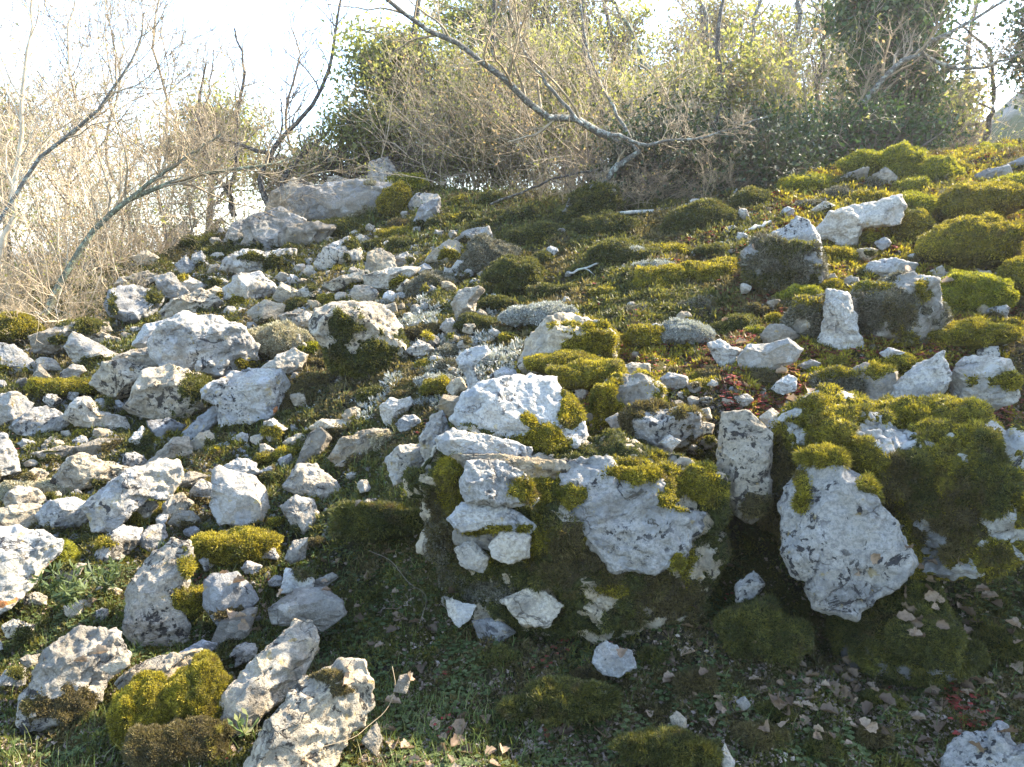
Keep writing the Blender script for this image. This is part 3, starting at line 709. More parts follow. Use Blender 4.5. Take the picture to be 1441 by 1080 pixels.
R('mossy boulder with a square white face behind the white slab', '833,558 861,532 906,528 930,548 925,570 890,584 852,600 834,598', 'grey', d=3.55, moss=[(880, 560, 70, 50)], nofm=[(893, 557, 24, 17)], mk='gold', thick=.025)
R('round white stone wrapped in a ring of moss on the ledge', '872,588 900,572 950,574 980,584 984,606 964,624 920,630 886,624', 'white', d=3.3, moss=[(925, 595, 70, 40)], nofm=[(921, 601, 24, 22)], mk='brown', thick=.022)
R('square white chip right of the moss ringed stone', '978,580 997,574 1001,590 986,595', 'bright', d=3.4, name='cobble')
R('cream rounded stone below the square white chip', '968,608 983,592 1004,598 1000,611 972,614', 'cream', d=3.3, name='cobble')
R('white angular stone at the foot of the moss ringed stone', '927,624 942,613 957,621 945,634', 'bright', d=3.2, name='cobble')
R('flat white chip in the leaf litter left of the moss ringed stone', '852,624 878,617 882,632 858,636', 'bright', d=3.2, name='cobble')
R('white triangular stone under the square faced boulder', '852,591 869,582 876,598 864,606', 'white', d=3.4, name='cobble')
R('tan rounded rubble stone right of the square faced boulder', '931,533 942,525 965,531 968,544 936,548', 'tan', name='cobble')
R('pair of white blocks half sunk behind the square faced boulder', '866,519 889,512 912,513 913,525 889,530 870,529', 'bright', name='stone')
R('upstanding rock with a fluted white left face and moss over its crown', '732,512 750,471 772,450 803,445 844,456 860,472 860,503 820,510 790,518 742,524', 'white', deep=.8, moss=[(825, 490, 42, 36), (830, 458, 34, 10)], mk='gold', thick=.025, facets=5, d=4.25)
R('flat white chip between moss and grey lichen behind the ledge', '906,463 922,456 934,460 930,468 914,468', 'bright', name='cobble')
R('standing white blade of rock flecked black beside the dark cleft', '1018,585 1053,582 1069,597 1083,612 1082,646 1080,660 1083,676 1082,708 1057,733 1038,722 1013,688 1010,640', 'speck', d=3.0, deep=.45, facets=4, rough=.6, box=.5)
R('small white stone leaning on the top of the black flecked blade', '1070,588 1086,575 1098,584 1089,609 1080,600', 'bright', d=3.15, name='cobble')
R('thin grey sliver of stone between the blade and the mossy boulder', '1087,614 1097,590 1113,576 1131,567 1131,578 1108,592 1093,622', 'grey', d=3.12, name='stone', deep=.5)
# the right hand boulder
RB = bpy.data.objects.new('mossy_boulder', None); COL.objects.link(RB); RB.location = at_depth(1240, 860, 2.9)
tag(RB, 'huge boulder under thick golden moss with a bare overhanging grey white face', 'boulder')
def part2(pts, mat='white', d=2.9, name='rock_face', **k): return R(None, pts, mat, d=d, name=name, parent=RB, **k)
part2('1082,650 1096,602 1155,568 1250,566 1345,586 1405,622 1430,680 1418,750 1360,790 1300,800 1200,800 1130,770 1098,720', 'white', 2.92, 'bedrock', deep=.75, facets=4, sub=6, box=.5, rough=1.4, ledge=.05, moss=[(1255, 670, 260, 190)], mk='gold', thick=.035, seed=9, shag=1.3, dens=1.2,
      holes=['1203,608 1222,592 1241,595 1280,608 1296,623 1277,639 1247,636 1233,624', '1286,738 1303,719 1318,740 1340,759 1324,774 1298,774', '1127,670 1147,650 1180,655 1191,680 1219,700 1235,722 1260,783 1241,819 1201,859 1148,852 1121,811 1108,700'],
      more=[([(1330, 720, 110, 70), (1110, 690, 40, 90), (1240, 700, 60, 50)], 'brown', .045), ([(1390, 690, 40, 80), (1290, 670, 30, 60)], 'dark', .05)])
part2('1127,659 1147,640 1180,647 1193,665 1221,690 1237,712 1249,732 1276,783 1241,819 1201,859 1148,852 1140,833 1143,817 1120,811 1113,783 1103,727 1101,715 1108,693', 'speck', 2.70, deep=.38, facets=4, sub=5, seed=14, rough=.9, box=.5, moss=[(1165, 640, 60, 14), (1225, 680, 20, 26), (1130, 690, 10, 26)], mk='gold', thick=.03, shag=1.5)
R('grey stone poking from the right flank of the mossy boulder', '1379,735 1401,715 1415,738 1401,746', 'white', d=2.85, name='cobble')
R('white stone cut by the right edge above the mossy boulder', '1403,616 1430,625 1452,632 1452,650 1422,643', 'bright', d=3.2, name='stone')
R('white stone with reddish stain at the right edge beside the mossy boulder', '1411,688 1430,681 1455,687 1455,712 1430,703', 'cream', d=3.0, name='stone')
R('dull blue grey pebble in the hole under the right boulder', '1286,790 1300,778 1318,786 1318,805 1300,812 1288,804', 'grey', d=2.95, name='cobble', rough=.4)
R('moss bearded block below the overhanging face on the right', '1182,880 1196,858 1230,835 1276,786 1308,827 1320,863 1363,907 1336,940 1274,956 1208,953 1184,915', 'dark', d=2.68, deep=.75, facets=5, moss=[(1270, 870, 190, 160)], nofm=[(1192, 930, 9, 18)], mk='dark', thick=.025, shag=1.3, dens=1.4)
R('tall bright white slab leaning right behind the mossy boulder', '1257,573 1263,543 1291,515 1322,499 1326,518 1332,537 1315,557 1293,588 1269,584', 'bright', d=3.5, deep=.6, facets=4)
R('white boulder with a tongue of moss at the right behind the leaning slab', '1330,573 1344,562 1344,534 1358,506 1374,502 1412,508 1420,530 1420,562 1399,573 1383,578 1358,586', 'white', d=3.45, moss=[(1400, 536, 36, 13)], mk='gold', thick=.025)
R('split grey block with a moss cap left of the leaning white slab', '1201,523 1219,514 1258,525 1256,548 1235,567 1215,564', 'cream', d=3.6, moss=[(1236, 520, 30, 12)], mk='gold')
R('low mossed hump left of the split grey block', '1138,560 1150,535 1180,520 1210,528 1214,556 1180,572', 'grey', d=3.65, moss=[(1176, 545, 60, 40)], mk='ash', thick=.014, more=[([(1176, 526, 40, 10)], 'gold', .02)])
R('narrow white chip at the back edge of the mossy boulder', '1217,572 1247,568 1260,578 1225,580', 'bright', d=3.3, name='cobble')
R('flat tan stone with a wavy grain on the right slope', '1043,503 1055,487 1083,485 1105,479 1123,493 1114,509 1077,523 1049,532 1043,522', 'tan', deep=.7, rough=.5, facets=4, name='stone')
R('white nubbly stone left of the flat tan stone', '998,484 1014,479 1028,489 1044,493 1034,508 1018,518 1005,501', 'bright', name='stone')
R('white wedge below the flat tan stone', '1086,549 1097,536 1110,528 1120,534 1118,549 1099,556', 'bright', name='cobble')
R('flat pale cobble right of the flat tan stone', '1123,515 1141,507 1153,512 1144,523', 'white', name='cobble')
R('tall pale slab flecked black beside the ashy moss boulder', '1141,499 1160,466 1166,412 1191,415 1198,440 1207,476 1212,500 1160,503', 'bright', deep=.5, facets=4, d=4.15)
R('rounded boulder under ashy grey moss right of the tall pale slab', '1197,418 1224,402 1277,390 1308,401 1315,430 1319,447 1307,474 1270,488 1235,490 1216,482 1203,455', 'grey', d=4.1, deep=.8, moss=[(1258, 430, 85, 50)], nofm=[(1243, 477, 24, 12), (1203, 440, 8, 20)], mk='ash', thick=.016, more=[([(1230, 405, 50, 10), (1300, 412, 22, 26), (1270, 480, 30, 14)], 'gold', .024), ([(1270, 445, 40, 24)], 'brown', .02)])
R('ashy moss hump with a gold rim left of the tall pale slab', '1106,452 1124,424 1163,418 1179,433 1165,460 1140,474 1110,478', 'grey', d=4.2, moss=[(1140, 445, 60, 40)], mk='ash', nofm=[(1128, 457, 11, 9)], thick=.014, more=[([(1140, 426, 34, 8)], 'gold', .02)])
R('grey rubbly stone below the gold rimmed ashy hump', '1073,472 1085,458 1102,458 1122,473 1105,486 1080,486', 'grey', name='stone')
R('white cobble between mossy ground and the ashy moss boulder', '1240,497 1252,490 1270,497 1252,507', 'bright', name='cobble', d=3.85)
R('white faceted rock jutting from a dark mossy bank on the right slope', '1073,338 1099,324 1122,308 1134,313 1149,336 1150,360 1124,368 1112,353 1101,340', 'bright', d=5.3, facets=7)
R('dark shaggy bank of lichen and moss under the white faceted rock', '1050,352 1075,335 1118,348 1148,352 1152,390 1130,412 1090,412 1060,390', 'grey', d=5.3, deep=.6, moss=[(1100, 375, 80, 60)], mk='ash', thick=.018, more=[([(1075, 395, 40, 26), (1110, 350, 40, 12), (1145, 395, 16, 24)], 'dark', .024)])
R('broad low white rock split by a crack below the twin moss mounds', '1147,328 1169,308 1174,297 1213,291 1233,288 1258,282 1262,299 1256,318 1233,321 1213,321 1205,340 1185,346 1179,334', 'bright', d=5.7, facets=5)
R('flat dazzling white stone in leaf litter on the right slope', '1218,381 1230,368 1252,365 1285,374 1275,392 1247,393 1222,390', 'bright', name='stone')
R('greenish grey flake at the foot of the twin moss mounds', '1165,262 1191,246 1218,239 1215,251 1185,263', 'grey', d=7.0, name='stone')
R('pale stone clasped between the twin moss mounds', '1231,246 1247,237 1261,252 1256,263 1241,252', 'white', d=6.9, name='stone')
R('small cream stone among red herbs above the faceted rock', '1143,295 1160,285 1173,291 1164,301', 'cream', name='cobble')
R('grey flat stone in the moss mounds near the right skyline', '1368,248 1391,239 1414,237 1418,247 1383,257', 'grey', name='stone')
R('long grey stone at the right edge on the skyline', '1408,234 1445,221 1455,222 1455,233 1416,239', 'grey', name='stone')
# near left
R('big lichen speckled boulder at the left edge with an orange spot', '-40,750 20,744 50,756 73,770 73,784 48,815 28,839 -40,890', 'lich', d=3.25, facets=6)
R('dark speckled rock with moss on its shoulder right of the edge boulder', '138,782 147,757 173,741 196,747 195,765 168,789 143,799', 'speck', d=3.5, moss=[(140, 765, 24, 12)], mk='gold')
R('small grey stone behind the tall bright rock', '197,754 213,740 230,737 234,757 218,779 203,769', 'grey', d=3.55, name='stone')
R('tall bright rock leaning left with gold moss on its right', '179,832 193,807 217,780 240,762 264,766 268,790 262,815 262,842 255,862 264,885 267,902 233,912 200,909 182,882 184,860', 'speck', d=3.05, moss=[(256, 842, 24, 22), (262, 800, 10, 20)], mk='gold', thick=.025, facets=6)
R('grey cube like stone sitting on another near the peaked stone', '289,815 300,807 333,807 350,827 361,847 344,865 307,877 289,851', 'grey', d=2.98, facets=9, rough=.5, name='stone')
R('lower grey stone carrying the cube like stone', '301,898 310,875 347,860 362,858 349,895 320,912 301,909', 'grey', d=2.9, name='stone', rough=.5)
R('dark grey oval boulder with sooty blotches by the grass', '381,854 417,829 457,829 481,850 484,868 453,889 427,879 386,875', 'grey', d=2.92, rough=.5, facets=5)
R('white stone with a moss cap behind the grey oval boulder', '396,832 403,799 423,806 441,817 439,829 413,836', 'bright', d=3.05, name='stone', moss=[(425, 806, 16, 8)], mk='brown')
R('flat pale stone right of the moss capped white stone', '441,818 467,807 475,813 450,832', 'white', d=3.1, name='cobble')
R('blue grey wedge sunk in grass above the moss capped stone', '402,785 413,762 432,759 429,785 410,792', 'white', d=3.3, name='stone')
R('knobbly speckled boulder with a shelf of moss in the near left', '36,1000 50,950 62,920 82,898 112,888 153,899 172,920 176,936 150,955 140,985 120,1000 83,1012 40,1018', 'speck', d=2.55, moss=[(95, 995, 60, 26)], mk='brown', rough=1.3)
R('flat greenish stone on the right of the knobbly near boulder', '142,938 177,922 181,938 160,949', 'white', d=2.5, name='cobble')
R('low cream rock with a mossy front in the near left', '171,952 187,936 213,926 280,921 290,940 285,970 247,990 227,978 180,972', 'cream', d=2.55, moss=[(262, 975, 40, 22)], mk='gold')
R('flat grey plate behind the low cream rock', '241,922 283,902 304,909 293,922', 'grey', d=2.7, name='rock_slab')
R('long ridged boulder pointing up right in the near foreground', '295,1015 310,977 347,940 387,902 413,877 441,882 447,922 424,955 390,992 360,1009 330,1032 303,1022', 'cream', d=2.5, deep=.6, facets=6)
R('wide pitted slab with dark moss pits at the bottom of the view', '368,1025 407,978 420,958 480,935 515,939 524,967 522,1003 497,1039 470,1075 420,1110 330,1110', 'speck', d=2.28, deep=.6, facets=4, moss=[(460, 952, 32, 8), (484, 972, 18, 9)], mk='brown')
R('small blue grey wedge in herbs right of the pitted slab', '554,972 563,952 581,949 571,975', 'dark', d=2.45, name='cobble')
R('pale stone in dead leaves beside the pitted slab', '508,1042 530,1018 537,1040 530,1064', 'grey', d=2.25, name='cobble')
R('white stone with a black lichen patch on the near moss', '834,934 840,912 853,904 870,912 888,916 895,937 870,952 850,949', 'speck', d=2.62, facets=5, name='stone')
R('white flecked stone in the mouth of the dark cleft', '1036,824 1060,804 1075,820 1058,845 1037,850', 'speck', d=2.85, name='stone')
R('white lichened rock in the bottom right corner of the view', '1335,1085 1345,1060 1364,1042 1391,1038 1404,1016 1416,1020 1426,1048 1455,1028 1470,1110 1335,1110', 'speck', d=2.15, deep=.7)
R('thin white chip at the bottom edge below the near moss', '1011,1068 1020,1048 1034,1073 1030,1100', 'white', d=2.2, name='cobble')
R('small white chip in twigs above the bottom edge chip', '1036,988 1048,980 1056,992 1046,1000', 'grey', d=2.35, name='cobble')
R('narrow pale chip in dark moss below the black patched stone', '943,1012 952,1002 965,1012 964,1034 952,1036', 'white', d=2.32, name='cobble')
# extra middle slope stones
R('low pale stone half buried left of the fluted rock', '690,530 706,518 724,522 728,536 706,542', 'white', name='cobble')
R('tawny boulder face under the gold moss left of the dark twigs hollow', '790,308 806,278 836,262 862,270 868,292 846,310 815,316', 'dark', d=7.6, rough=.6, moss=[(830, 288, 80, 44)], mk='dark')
R('grey rubble stone between the great white boulder and the moss fringed boulder', '412,452 428,440 446,446 444,462 424,468', 'white', name='cobble')
R('smooth pale stone below the pale pyramid stone', '350,440 372,424 398,430 392,450 366,456', 'white', name='stone')
R('flat white ledge above the buff lichen pillow', '395,445 420,436 440,440 430,452 402,456', 'white', name='rock_slab')


# landmarks used to say where a lesser stone or tuft lies
MARKS = [('long ridge slab', 485, 285), ('blocky white outcrop', 385, 322), ('pointed skyline rock', 540, 240), ('pale pointed boulder', 535, 372), ('ragged bright rock', 548, 394), ('egg shaped white stone', 658, 426), ('moss fringed boulder', 505, 480),
  ('split brown stone', 350, 405), ('pale pyramid stone', 405, 413), ('brown streaked plate', 240, 407), ('grey lichened block', 190, 430), ('great white boulder', 288, 485), ('orange spotted boulder', 348, 560), ('split mossy boulder', 232, 555), ('soot blotched boulder', 175, 533),
  ('leaning white rock', 235, 640), ('fissured brown boulder', 185, 690), ('black flecked pointed boulder', 128, 668), ('peaked cream stone', 336, 705), ('sunlit cream block', 440, 683), ('leaning stone finger', 440, 630), ('buff capped rock', 510, 625), ('heart shaped face', 557, 580), ('broad white slab', 730, 575),
  ('edge boulder with orange spot', 20, 800), ('tall bright rock', 222, 840), ('cube like stone', 325, 840), ('grey oval boulder', 432, 858), ('knobbly near boulder', 105, 950), ('long ridged boulder', 370, 955), ('pitted slab', 430, 1020), ('low cream rock', 230, 955), ('yellow moss patch', 92, 546), ('mossy stone step', 95, 475),
  ('fluted white rock', 795, 485), ('square faced boulder', 880, 560), ('moss ringed stone', 925, 600), ('flat tan stone', 1083, 505), ('black flecked blade', 1048, 655), ('tall pale slab', 1178, 460), ('ashy moss boulder', 1258, 440), ('leaning white slab', 1293, 545), ('white faceted rock', 1115, 338), ('cracked white rock', 1205, 315), ('dazzling white stone', 1248, 380),
  ('twin moss mounds', 1240, 230), ('olive gold dome', 1370, 347), ('twin gold bolsters', 965, 400), ('lichen capped dome', 875, 360), ('dark moss mound', 725, 391), ('grey lichen pillows', 752, 440), ('mossy right boulder', 1255, 670), ('bearded block', 1270, 870), ('mossy ledge', 800, 750), ('black patched stone', 865, 928), ('corner rock', 1400, 1065), ('fallen branch', 950, 295), ('hooked root', 840, 300), ('cream upright stone', 255, 335), ('buff lichen pillow', 392, 483)]
USED = set()
def spot_label(x, y, desc):
    for nm, mx, my in sorted(MARKS, key=lambda q: math.hypot((q[1] - x), (q[2] - y) * 1.2)):
        dx, dy = x - mx, (y - my) * 1.2
        dist = math.hypot(dx, dy); a = math.degrees(math.atan2(-dy, dx)) % 360
        w = ['right of', 'up to the right of', 'straight up from', 'up to the left of', 'left of', 'down to the left of', 'straight down from', 'down to the right of'][int(((a + 22.5) % 360) // 45)]
        pre = 'close ' if dist < 55 else '' if dist < 95 else 'a step ' if dist < 150 else 'well '
        t = f'{desc} {pre}{w} the {nm}'
        if t not in USED and len(t.split()) <= 16: USED.add(t); return t
    return desc
# half buried rocks between the large ones
from mathutils.bvhtree import BVHTree
def rocks_bvh():
    Vs, Fs, o = [], [], 0
    for _, V, Fc in ROCKS:
        Vs.append(V); Fs.append(Fc + o); o += len(V)
    return BVHTree.FromPolygons(np.concatenate(Vs).tolist(), np.concatenate(Fs).tolist())
_b = rocks_bvh(); _taken = []
for (cx, cy, rx, ry, n, s0, s1, lb, gp) in [
    (210, 610, 210, 140, 84, 7, 24, 'half buried weathered limestone rock in the rubble of the left slope', 'half buried rocks of the left slope'),
    (250, 430, 110, 40, 26, 6, 17, 'half buried weathered limestone rock in the rubble of the left slope', 'half buried rocks of the left slope'),
    (450, 420, 120, 60, 66, 6, 16, 'weathered limestone rock set in the scree below the ridge crag', 'rocks of the scree below the crag'),
    (590, 365, 100, 45, 22, 6, 14, 'weathered limestone rock set in the scree below the ridge crag', 'rocks of the scree below the crag'),
    (380, 350, 90, 40, 28, 7, 18, 'weathered limestone rock set in the scree below the ridge crag', 'rocks of the scree below the crag'),
    (200, 860, 230, 110, 16, 9, 22, 'half buried weathered limestone rock in the rubble of the left slope', 'half buried rocks of the left slope'),
    (590, 520, 110, 90, 18, 7, 17, 'pale rock showing through moss and herbs in the middle of the slope', 'pale rocks of the middle slope'),
    (790, 375, 230, 75, 18, 6, 13, 'pale rock showing through moss and herbs in the middle of the slope', 'pale rocks of the middle slope'),
    (470, 650, 60, 60, 8, 8, 18, 'pale rock showing through moss and herbs in the middle of the slope', 'pale rocks of the middle slope'),
    (930, 590, 120, 50, 16, 6, 14, 'pale rock among moss and leaves on the right of the slope', 'pale rocks of the right slope'),
    (1230, 440, 200, 150, 34, 7, 17, 'pale rock among moss and leaves on the right of the slope', 'pale rocks of the right slope')]:
    c_ = 0
    for _t in range(n * 12):
        if c_ >= n: break
        x = cx + rx * rng.uniform(-1, 1); y = cy + ry * rng.uniform(-1, 1)
        s_ = rng.uniform(s0, s1) * (.7 + .6 * np.clip((y - 350) / 500, 0, 1))
        if any(math.hypot(x - a, y - b) < (s_ + q) * .9 for a, b, q in _taken): continue
        bad = False
        for dx, dy in ((0, 0), (s_ * .7, 0), (-s_ * .7, 0), (0, -s_ * .6)):
            if _b.ray_cast(Vector(CAM), Vector(ray(x + dx, y + dy)).normalized(), 14)[0] is not None: bad = True; break
        if bad: continue
        a_ = np.arange(9) * 2 * math.pi / 9 + rng.random(9) * .4; k_ = rng.uniform(.65, 1.2, 9)
        e_ = rng.uniform(.55, .9); th = rng.uniform(-.5, .3)
        ux = np.cos(a_) * k_ * s_; uy = np.sin(a_) * k_ * s_ * e_
        pp = np.stack([x + ux * math.cos(th) - uy * math.sin(th), y + ux * math.sin(th) + uy * math.cos(th)], 1)
        mt_ = ['white', 'speck', 'grey', 'cream', 'white', 'speck', 'tan'][rng.integers(7)]
        shp = 'flat' if e_ < .66 else 'rounded' if e_ > .82 else 'angular'
        lb2 = spot_label(x, y, ('small ' if s_ < 11 else 'large ' if s_ > 19 else '') + shp + ' ' + {'white': 'whitish', 'speck': 'speckled', 'grey': 'grey', 'cream': 'cream', 'tan': 'tan'}[mt_] + ' rock')
        R(lb2, pp, mt_, name='half_buried_rock', cat='rock', group=gp, sub=4 if s_ > 11 else 3, box=.5, facets=11, seed=int(rng.integers(1e6)), rough=1.2, moss=[(x + rng.normal() * s_ * .5, y + rng.uniform(-.5, 1) * s_, s_ * .8, s_ * .5)] if rng.random() < .35 else None, mk=['dark', 'gold', 'brown'][rng.integers(3)])
        _taken.append((x, y, s_)); c_ += 1

# ------------------------------------------------------------------ moss and lichen cushions
cushion('left of the twin bright moss mounds on the skyline', 1216, 231, 29, 15, 'lime', d=7.1)
cushion('taller right one of the twin bright moss mounds on the skyline', 1264, 230, 27, 22, 'lime', d=7.0)
cushion('long bright green moss slope falling right from the twin mounds', 1308, 246, 32, 20, 'lime', d=6.9)
cushion('small bright moss cushion below the twin mounds', 1285, 264, 20, 12, 'lime', d=6.7)
cushion('rounded moss cushion capping the right end of the cracked white rock', 1283, 293, 28, 17, 'lime', d=5.8)
cushion('hanging moss cushion below the cracked white rock', 1284, 322, 24, 24, 'gold', d=5.65)
cushion('wide gold moss mound on the upper right slope', 1382, 288, 58, 26, 'gold', d=5.7)
cushion('broad dome of olive gold moss at the right of the slope', 1370, 347, 66, 34, 'gold', d=5.0)
cushion('sunlit moss hump by the right skyline', 1397, 222, 42, 15, 'lime', d=7.6)
cushion('moss hump at the right edge below the grey flat stone', 1425, 262, 42, 14, 'lime', d=6.3)
cushion('small dark gold moss ball right of the long moss slope', 1352, 246, 13, 13, 'gold', d=7.0)
cushion('dark moss mound cut by the right edge', 1448, 392, 36, 30, 'gold', d=4.6)
cushion('bright sunlit moss mound right of the ashy moss boulder', 1358, 416, 54, 32, 'lime', d=4.5)
cushion('low gold moss sheet right of the ashy moss boulder', 1350, 474, 62, 20, 'gold', d=4.05)
cushion('moss bolster with a bright crest and dark front in the middle distance', 1000, 397, 38, 30, 'gold', d=5.3)
cushion('gold moss bolster joined to the bright crested one', 932, 406, 40, 28, 'gold', d=5.3)
cushion('moss dome with a pale lichen top above the twin bolsters', 875, 365, 42, 22, 'dark', d=5.9)
cushion('pale lichen cap on the moss dome', 882, 353, 28, 9, 'lichen', d=5.85, name='lichen_cushion', cat='lichen')
cushion('round dark moss mound left of the grey lichen pillows', 725, 391, 36, 27, 'dark', d=5.8)
cushion('small bright moss clump right of the lichen capped dome', 940, 357, 26, 11, 'gold', d=6.0)
cushion('dark moss mound under the fallen branch near the evergreen shrub', 1058, 286, 29, 17, 'dark', d=6.9)
cushion('long dark moss bank below the fallen branch', 985, 318, 52, 30, 'dark', d=6.5)
cushion('dark moss hump left of the fallen branch', 860, 328, 40, 24, 'dark', d=6.8)
cushion('brown green moss hump below the hooked root', 765, 335, 46, 18, 'dark', d=7.0)
cushion('moss lump right of the brown green hump', 825, 352, 26, 16, 'dark', d=6.6)
cushion('sunny moss shelf left of the twin mounds', 1135, 262, 32, 12, 'lime', d=7.1)
cushion('upright clump of dark and gold moss on the end of the long slab', 557, 287, 19, 26, 'gold', d=8.85)
cushion('round moss clump behind the end of the long slab', 574, 259, 22, 13, 'lime', d=9.5)
cushion('gold moss tuft right of the fluted white rock', 905, 474, 23, 17, 'gold', d=4.3)
cushion('gold moss spread over the back of the broad white slab', 830, 530, 50, 20, 'gold', d=3.75)
cushion('bright gold moss patch below the fluted rock', 800, 512, 55, 14, 'gold', d=4.0)
cushion('moss clump between chips above the black flecked blade', 1000, 548, 36, 13, 'gold', d=3.75)
cushion('bright small moss pad below the buff lichen pillow', 432, 490, 18, 9, 'lime', d=5.5)
cushion('buff lichen pillow beside the great white boulder', 392, 483, 42, 22, 'buff', d=5.5, name='lichen_cushion', cat='lichen')
cushion('dull buff lichen pillow at the left edge of the path', 58, 697, 55, 17, 'buff', d=4.0, name='lichen_cushion', cat='lichen')
cushion('grey lichen pillow left of the fluted white rock', 733, 442, 24, 18, 'lichen', name='lichen_cushion', cat='lichen')
cushion('larger grey lichen pillow against the fluted white rock', 772, 438, 32, 19, 'lichen', name='lichen_cushion', cat='lichen')
cushion('flat grey lichen mat right of the gold tuft', 958, 466, 36, 20, 'lichen', name='lichen_cushion', cat='lichen')
cushion('grey lichen pillow beside the dark moss mound under the shrub', 1030, 308, 22, 18, 'lichen', d=6.6, name='lichen_cushion', cat='lichen')
cushion('low grey lichen mat right of the moss dome', 918, 374, 26, 9, 'lichen', name='lichen_cushion', cat='lichen')
cushion('small grey lichen pillow among herbs above the white slab', 612, 537, 22, 11, 'lichen', name='lichen_cushion', cat='lichen')
cushion('ashy lichen mound right of the mossed slab on the upper slope', 690, 372, 34, 34, 'ash', d=6.5, name='lichen_cushion', cat='lichen')
cushion('ashy mossy hump above the egg shaped white stone', 610, 415, 46, 26, 'ash', d=6.3, name='lichen_cushion', cat='lichen')
cushion('gold moss sheet on the upper slope under the long slab', 575, 334, 42, 11, 'gold', d=8.2)
cushion('dark moss bank under the overhang of the long slab', 488, 324, 50, 12, 'dark', d=8.65)
cushion('dark moss lump left of the blocky white outcrop', 310, 364, 19, 20, 'dark', d=8.4)
cushion('low dark moss mound near the cream upright stone', 288, 346, 28, 13, 'dark', d=8.9)
cushion('dark hollow filled with moss below the blocky outcrop', 420, 375, 36, 24, 'dark', d=8.2)
cushion('bright yellow moss patch on the left bank', 92, 546, 46, 11, 'gold', d=5.15)
cushion('golden moss mound with grass right of the tall bright rock', 330, 772, 62, 27, 'gold', d=3.45, shag=1.4)
cushion('golden moss saddle left of the cube like stone', 268, 845, 26, 22, 'gold', d=3.05)
cushion('gold moss wedge beside the left edge boulder', 88, 788, 20, 20, 'lime', d=3.4)
cushion('shaggy bronze moss mound in front of the low cream rock', 212, 1010, 46, 52, 'gold', d=2.42, shag=1.9, dens=1.3)
cushion('taller bronze moss clump against the right end of the low cream rock', 278, 985, 40, 50, 'gold', d=2.46, shag=1.9, dens=1.3)
cushion('dark brown moss skirt below the shaggy bronze mound', 246, 1050, 72, 32, 'brown', d=2.32, shag=1.9, dens=1.3)
cushion('rusty moss tuft under the brown fissured boulder', 207, 728, 26, 17, 'gold', d=3.8)
cushion('yellow green moss mound left of the bearded block', 1070, 890, 58, 42, 'dark', d=2.72, shag=2.2, dens=1.1)
cushion('small gold moss pad on the left of the moss bearded block', 1300, 905, 45, 28, 'dark', d=2.55, shag=1.6)
cushion('moss mound at the left edge of the thicket', 18, 462, 30, 20, 'gold', d=6.3)
cushion('dark moss swell under the orange spotted boulder', 420, 575, 38, 26, 'brown', d=4.8)
cushion('gold moss rim above the heart shaped face', 617, 545, 24, 12, 'gold', d=4.3)
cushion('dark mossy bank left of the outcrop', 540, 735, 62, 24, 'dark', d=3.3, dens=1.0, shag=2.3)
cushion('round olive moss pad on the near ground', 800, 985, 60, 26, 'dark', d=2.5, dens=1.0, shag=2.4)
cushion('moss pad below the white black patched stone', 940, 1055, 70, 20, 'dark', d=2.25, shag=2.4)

# lesser humps of moss and lichen on the open slope
_b = rocks_bvh(); _taken = []
for (cx, cy, rx, ry, n, s0, s1, kinds, lb, gp) in [
    (780, 380, 260, 90, 34, 12, 30, ['dark', 'dark', 'ash', 'brown', 'gold'], 'low uneven hump of dark moss or ashy lichen on the middle slope', 'low moss humps of the middle slope'),
    (620, 330, 110, 50, 14, 8, 18, ['gold', 'dark', 'dark', 'lime'], 'low uneven hump of dark moss or ashy lichen on the middle slope', 'low moss humps of the middle slope'),
    (600, 500, 130, 80, 20, 10, 24, ['dark', 'ash', 'lichen', 'brown', 'gold'], 'low uneven hump of dark moss or ashy lichen on the middle slope', 'low moss humps of the middle slope'),
    (1240, 400, 200, 150, 34, 10, 26, ['gold', 'gold', 'lime', 'brown', 'ash'], 'small golden moss hump among leaves and red herbs on the right slope', 'small moss humps of the right slope'),
    (930, 570, 130, 50, 12, 9, 20, ['gold', 'gold', 'brown'], 'small golden moss hump among leaves and red herbs on the right slope', 'small moss humps of the right slope'),
    (230, 640, 220, 150, 44, 8, 22, ['dark', 'dark', 'brown', 'gold', 'gold'], 'moss tuft wedged between rocks on the left slope', 'moss tufts of the left slope'),
    (400, 390, 110, 50, 14, 8, 18, ['dark', 'dark', 'gold'], 'moss tuft wedged between rocks on the left slope', 'moss tufts of the left slope'),
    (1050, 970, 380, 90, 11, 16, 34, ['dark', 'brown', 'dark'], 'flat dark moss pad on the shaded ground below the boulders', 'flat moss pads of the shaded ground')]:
    c_ = 0
    for _t in range(n * 10):
        if c_ >= n: break
        x = cx + rx * rng.uniform(-1, 1); y = cy + ry * rng.uniform(-1, 1)
        s_ = rng.uniform(s0, s1)
        if any(math.hypot(x - a, y - b) < (s_ + q) * .7 for a, b, q in _taken): continue
        if any(_b.ray_cast(Vector(CAM), Vector(ray(x + dx, y)).normalized(), 14)[0] is not None for dx in (0, s_ * .7, -s_ * .7)): continue
        P_, ok_ = cast([x], [y])
        if not ok_[0]: continue
        kd_ = kinds[rng.integers(len(kinds))]
        lb2 = spot_label(x, y, ('small ' if s_ < 13 else 'large ' if s_ > 22 else '') + {'dark': 'dark moss hump', 'ash': 'ashy moss hump', 'brown': 'brownish moss hump', 'gold': 'golden moss hump', 'lime': 'yellow green moss hump', 'lichen': 'grey lichen hump'}[kd_])
        cushion(lb2, x, y, s_, s_ * rng.uniform(.4, .62), kd_, shag=2.4 if y > 860 else 1.0, name='moss_hump', group=gp, d=P_[0, 1])
        _taken.append((x, y, s_)); c_ += 1
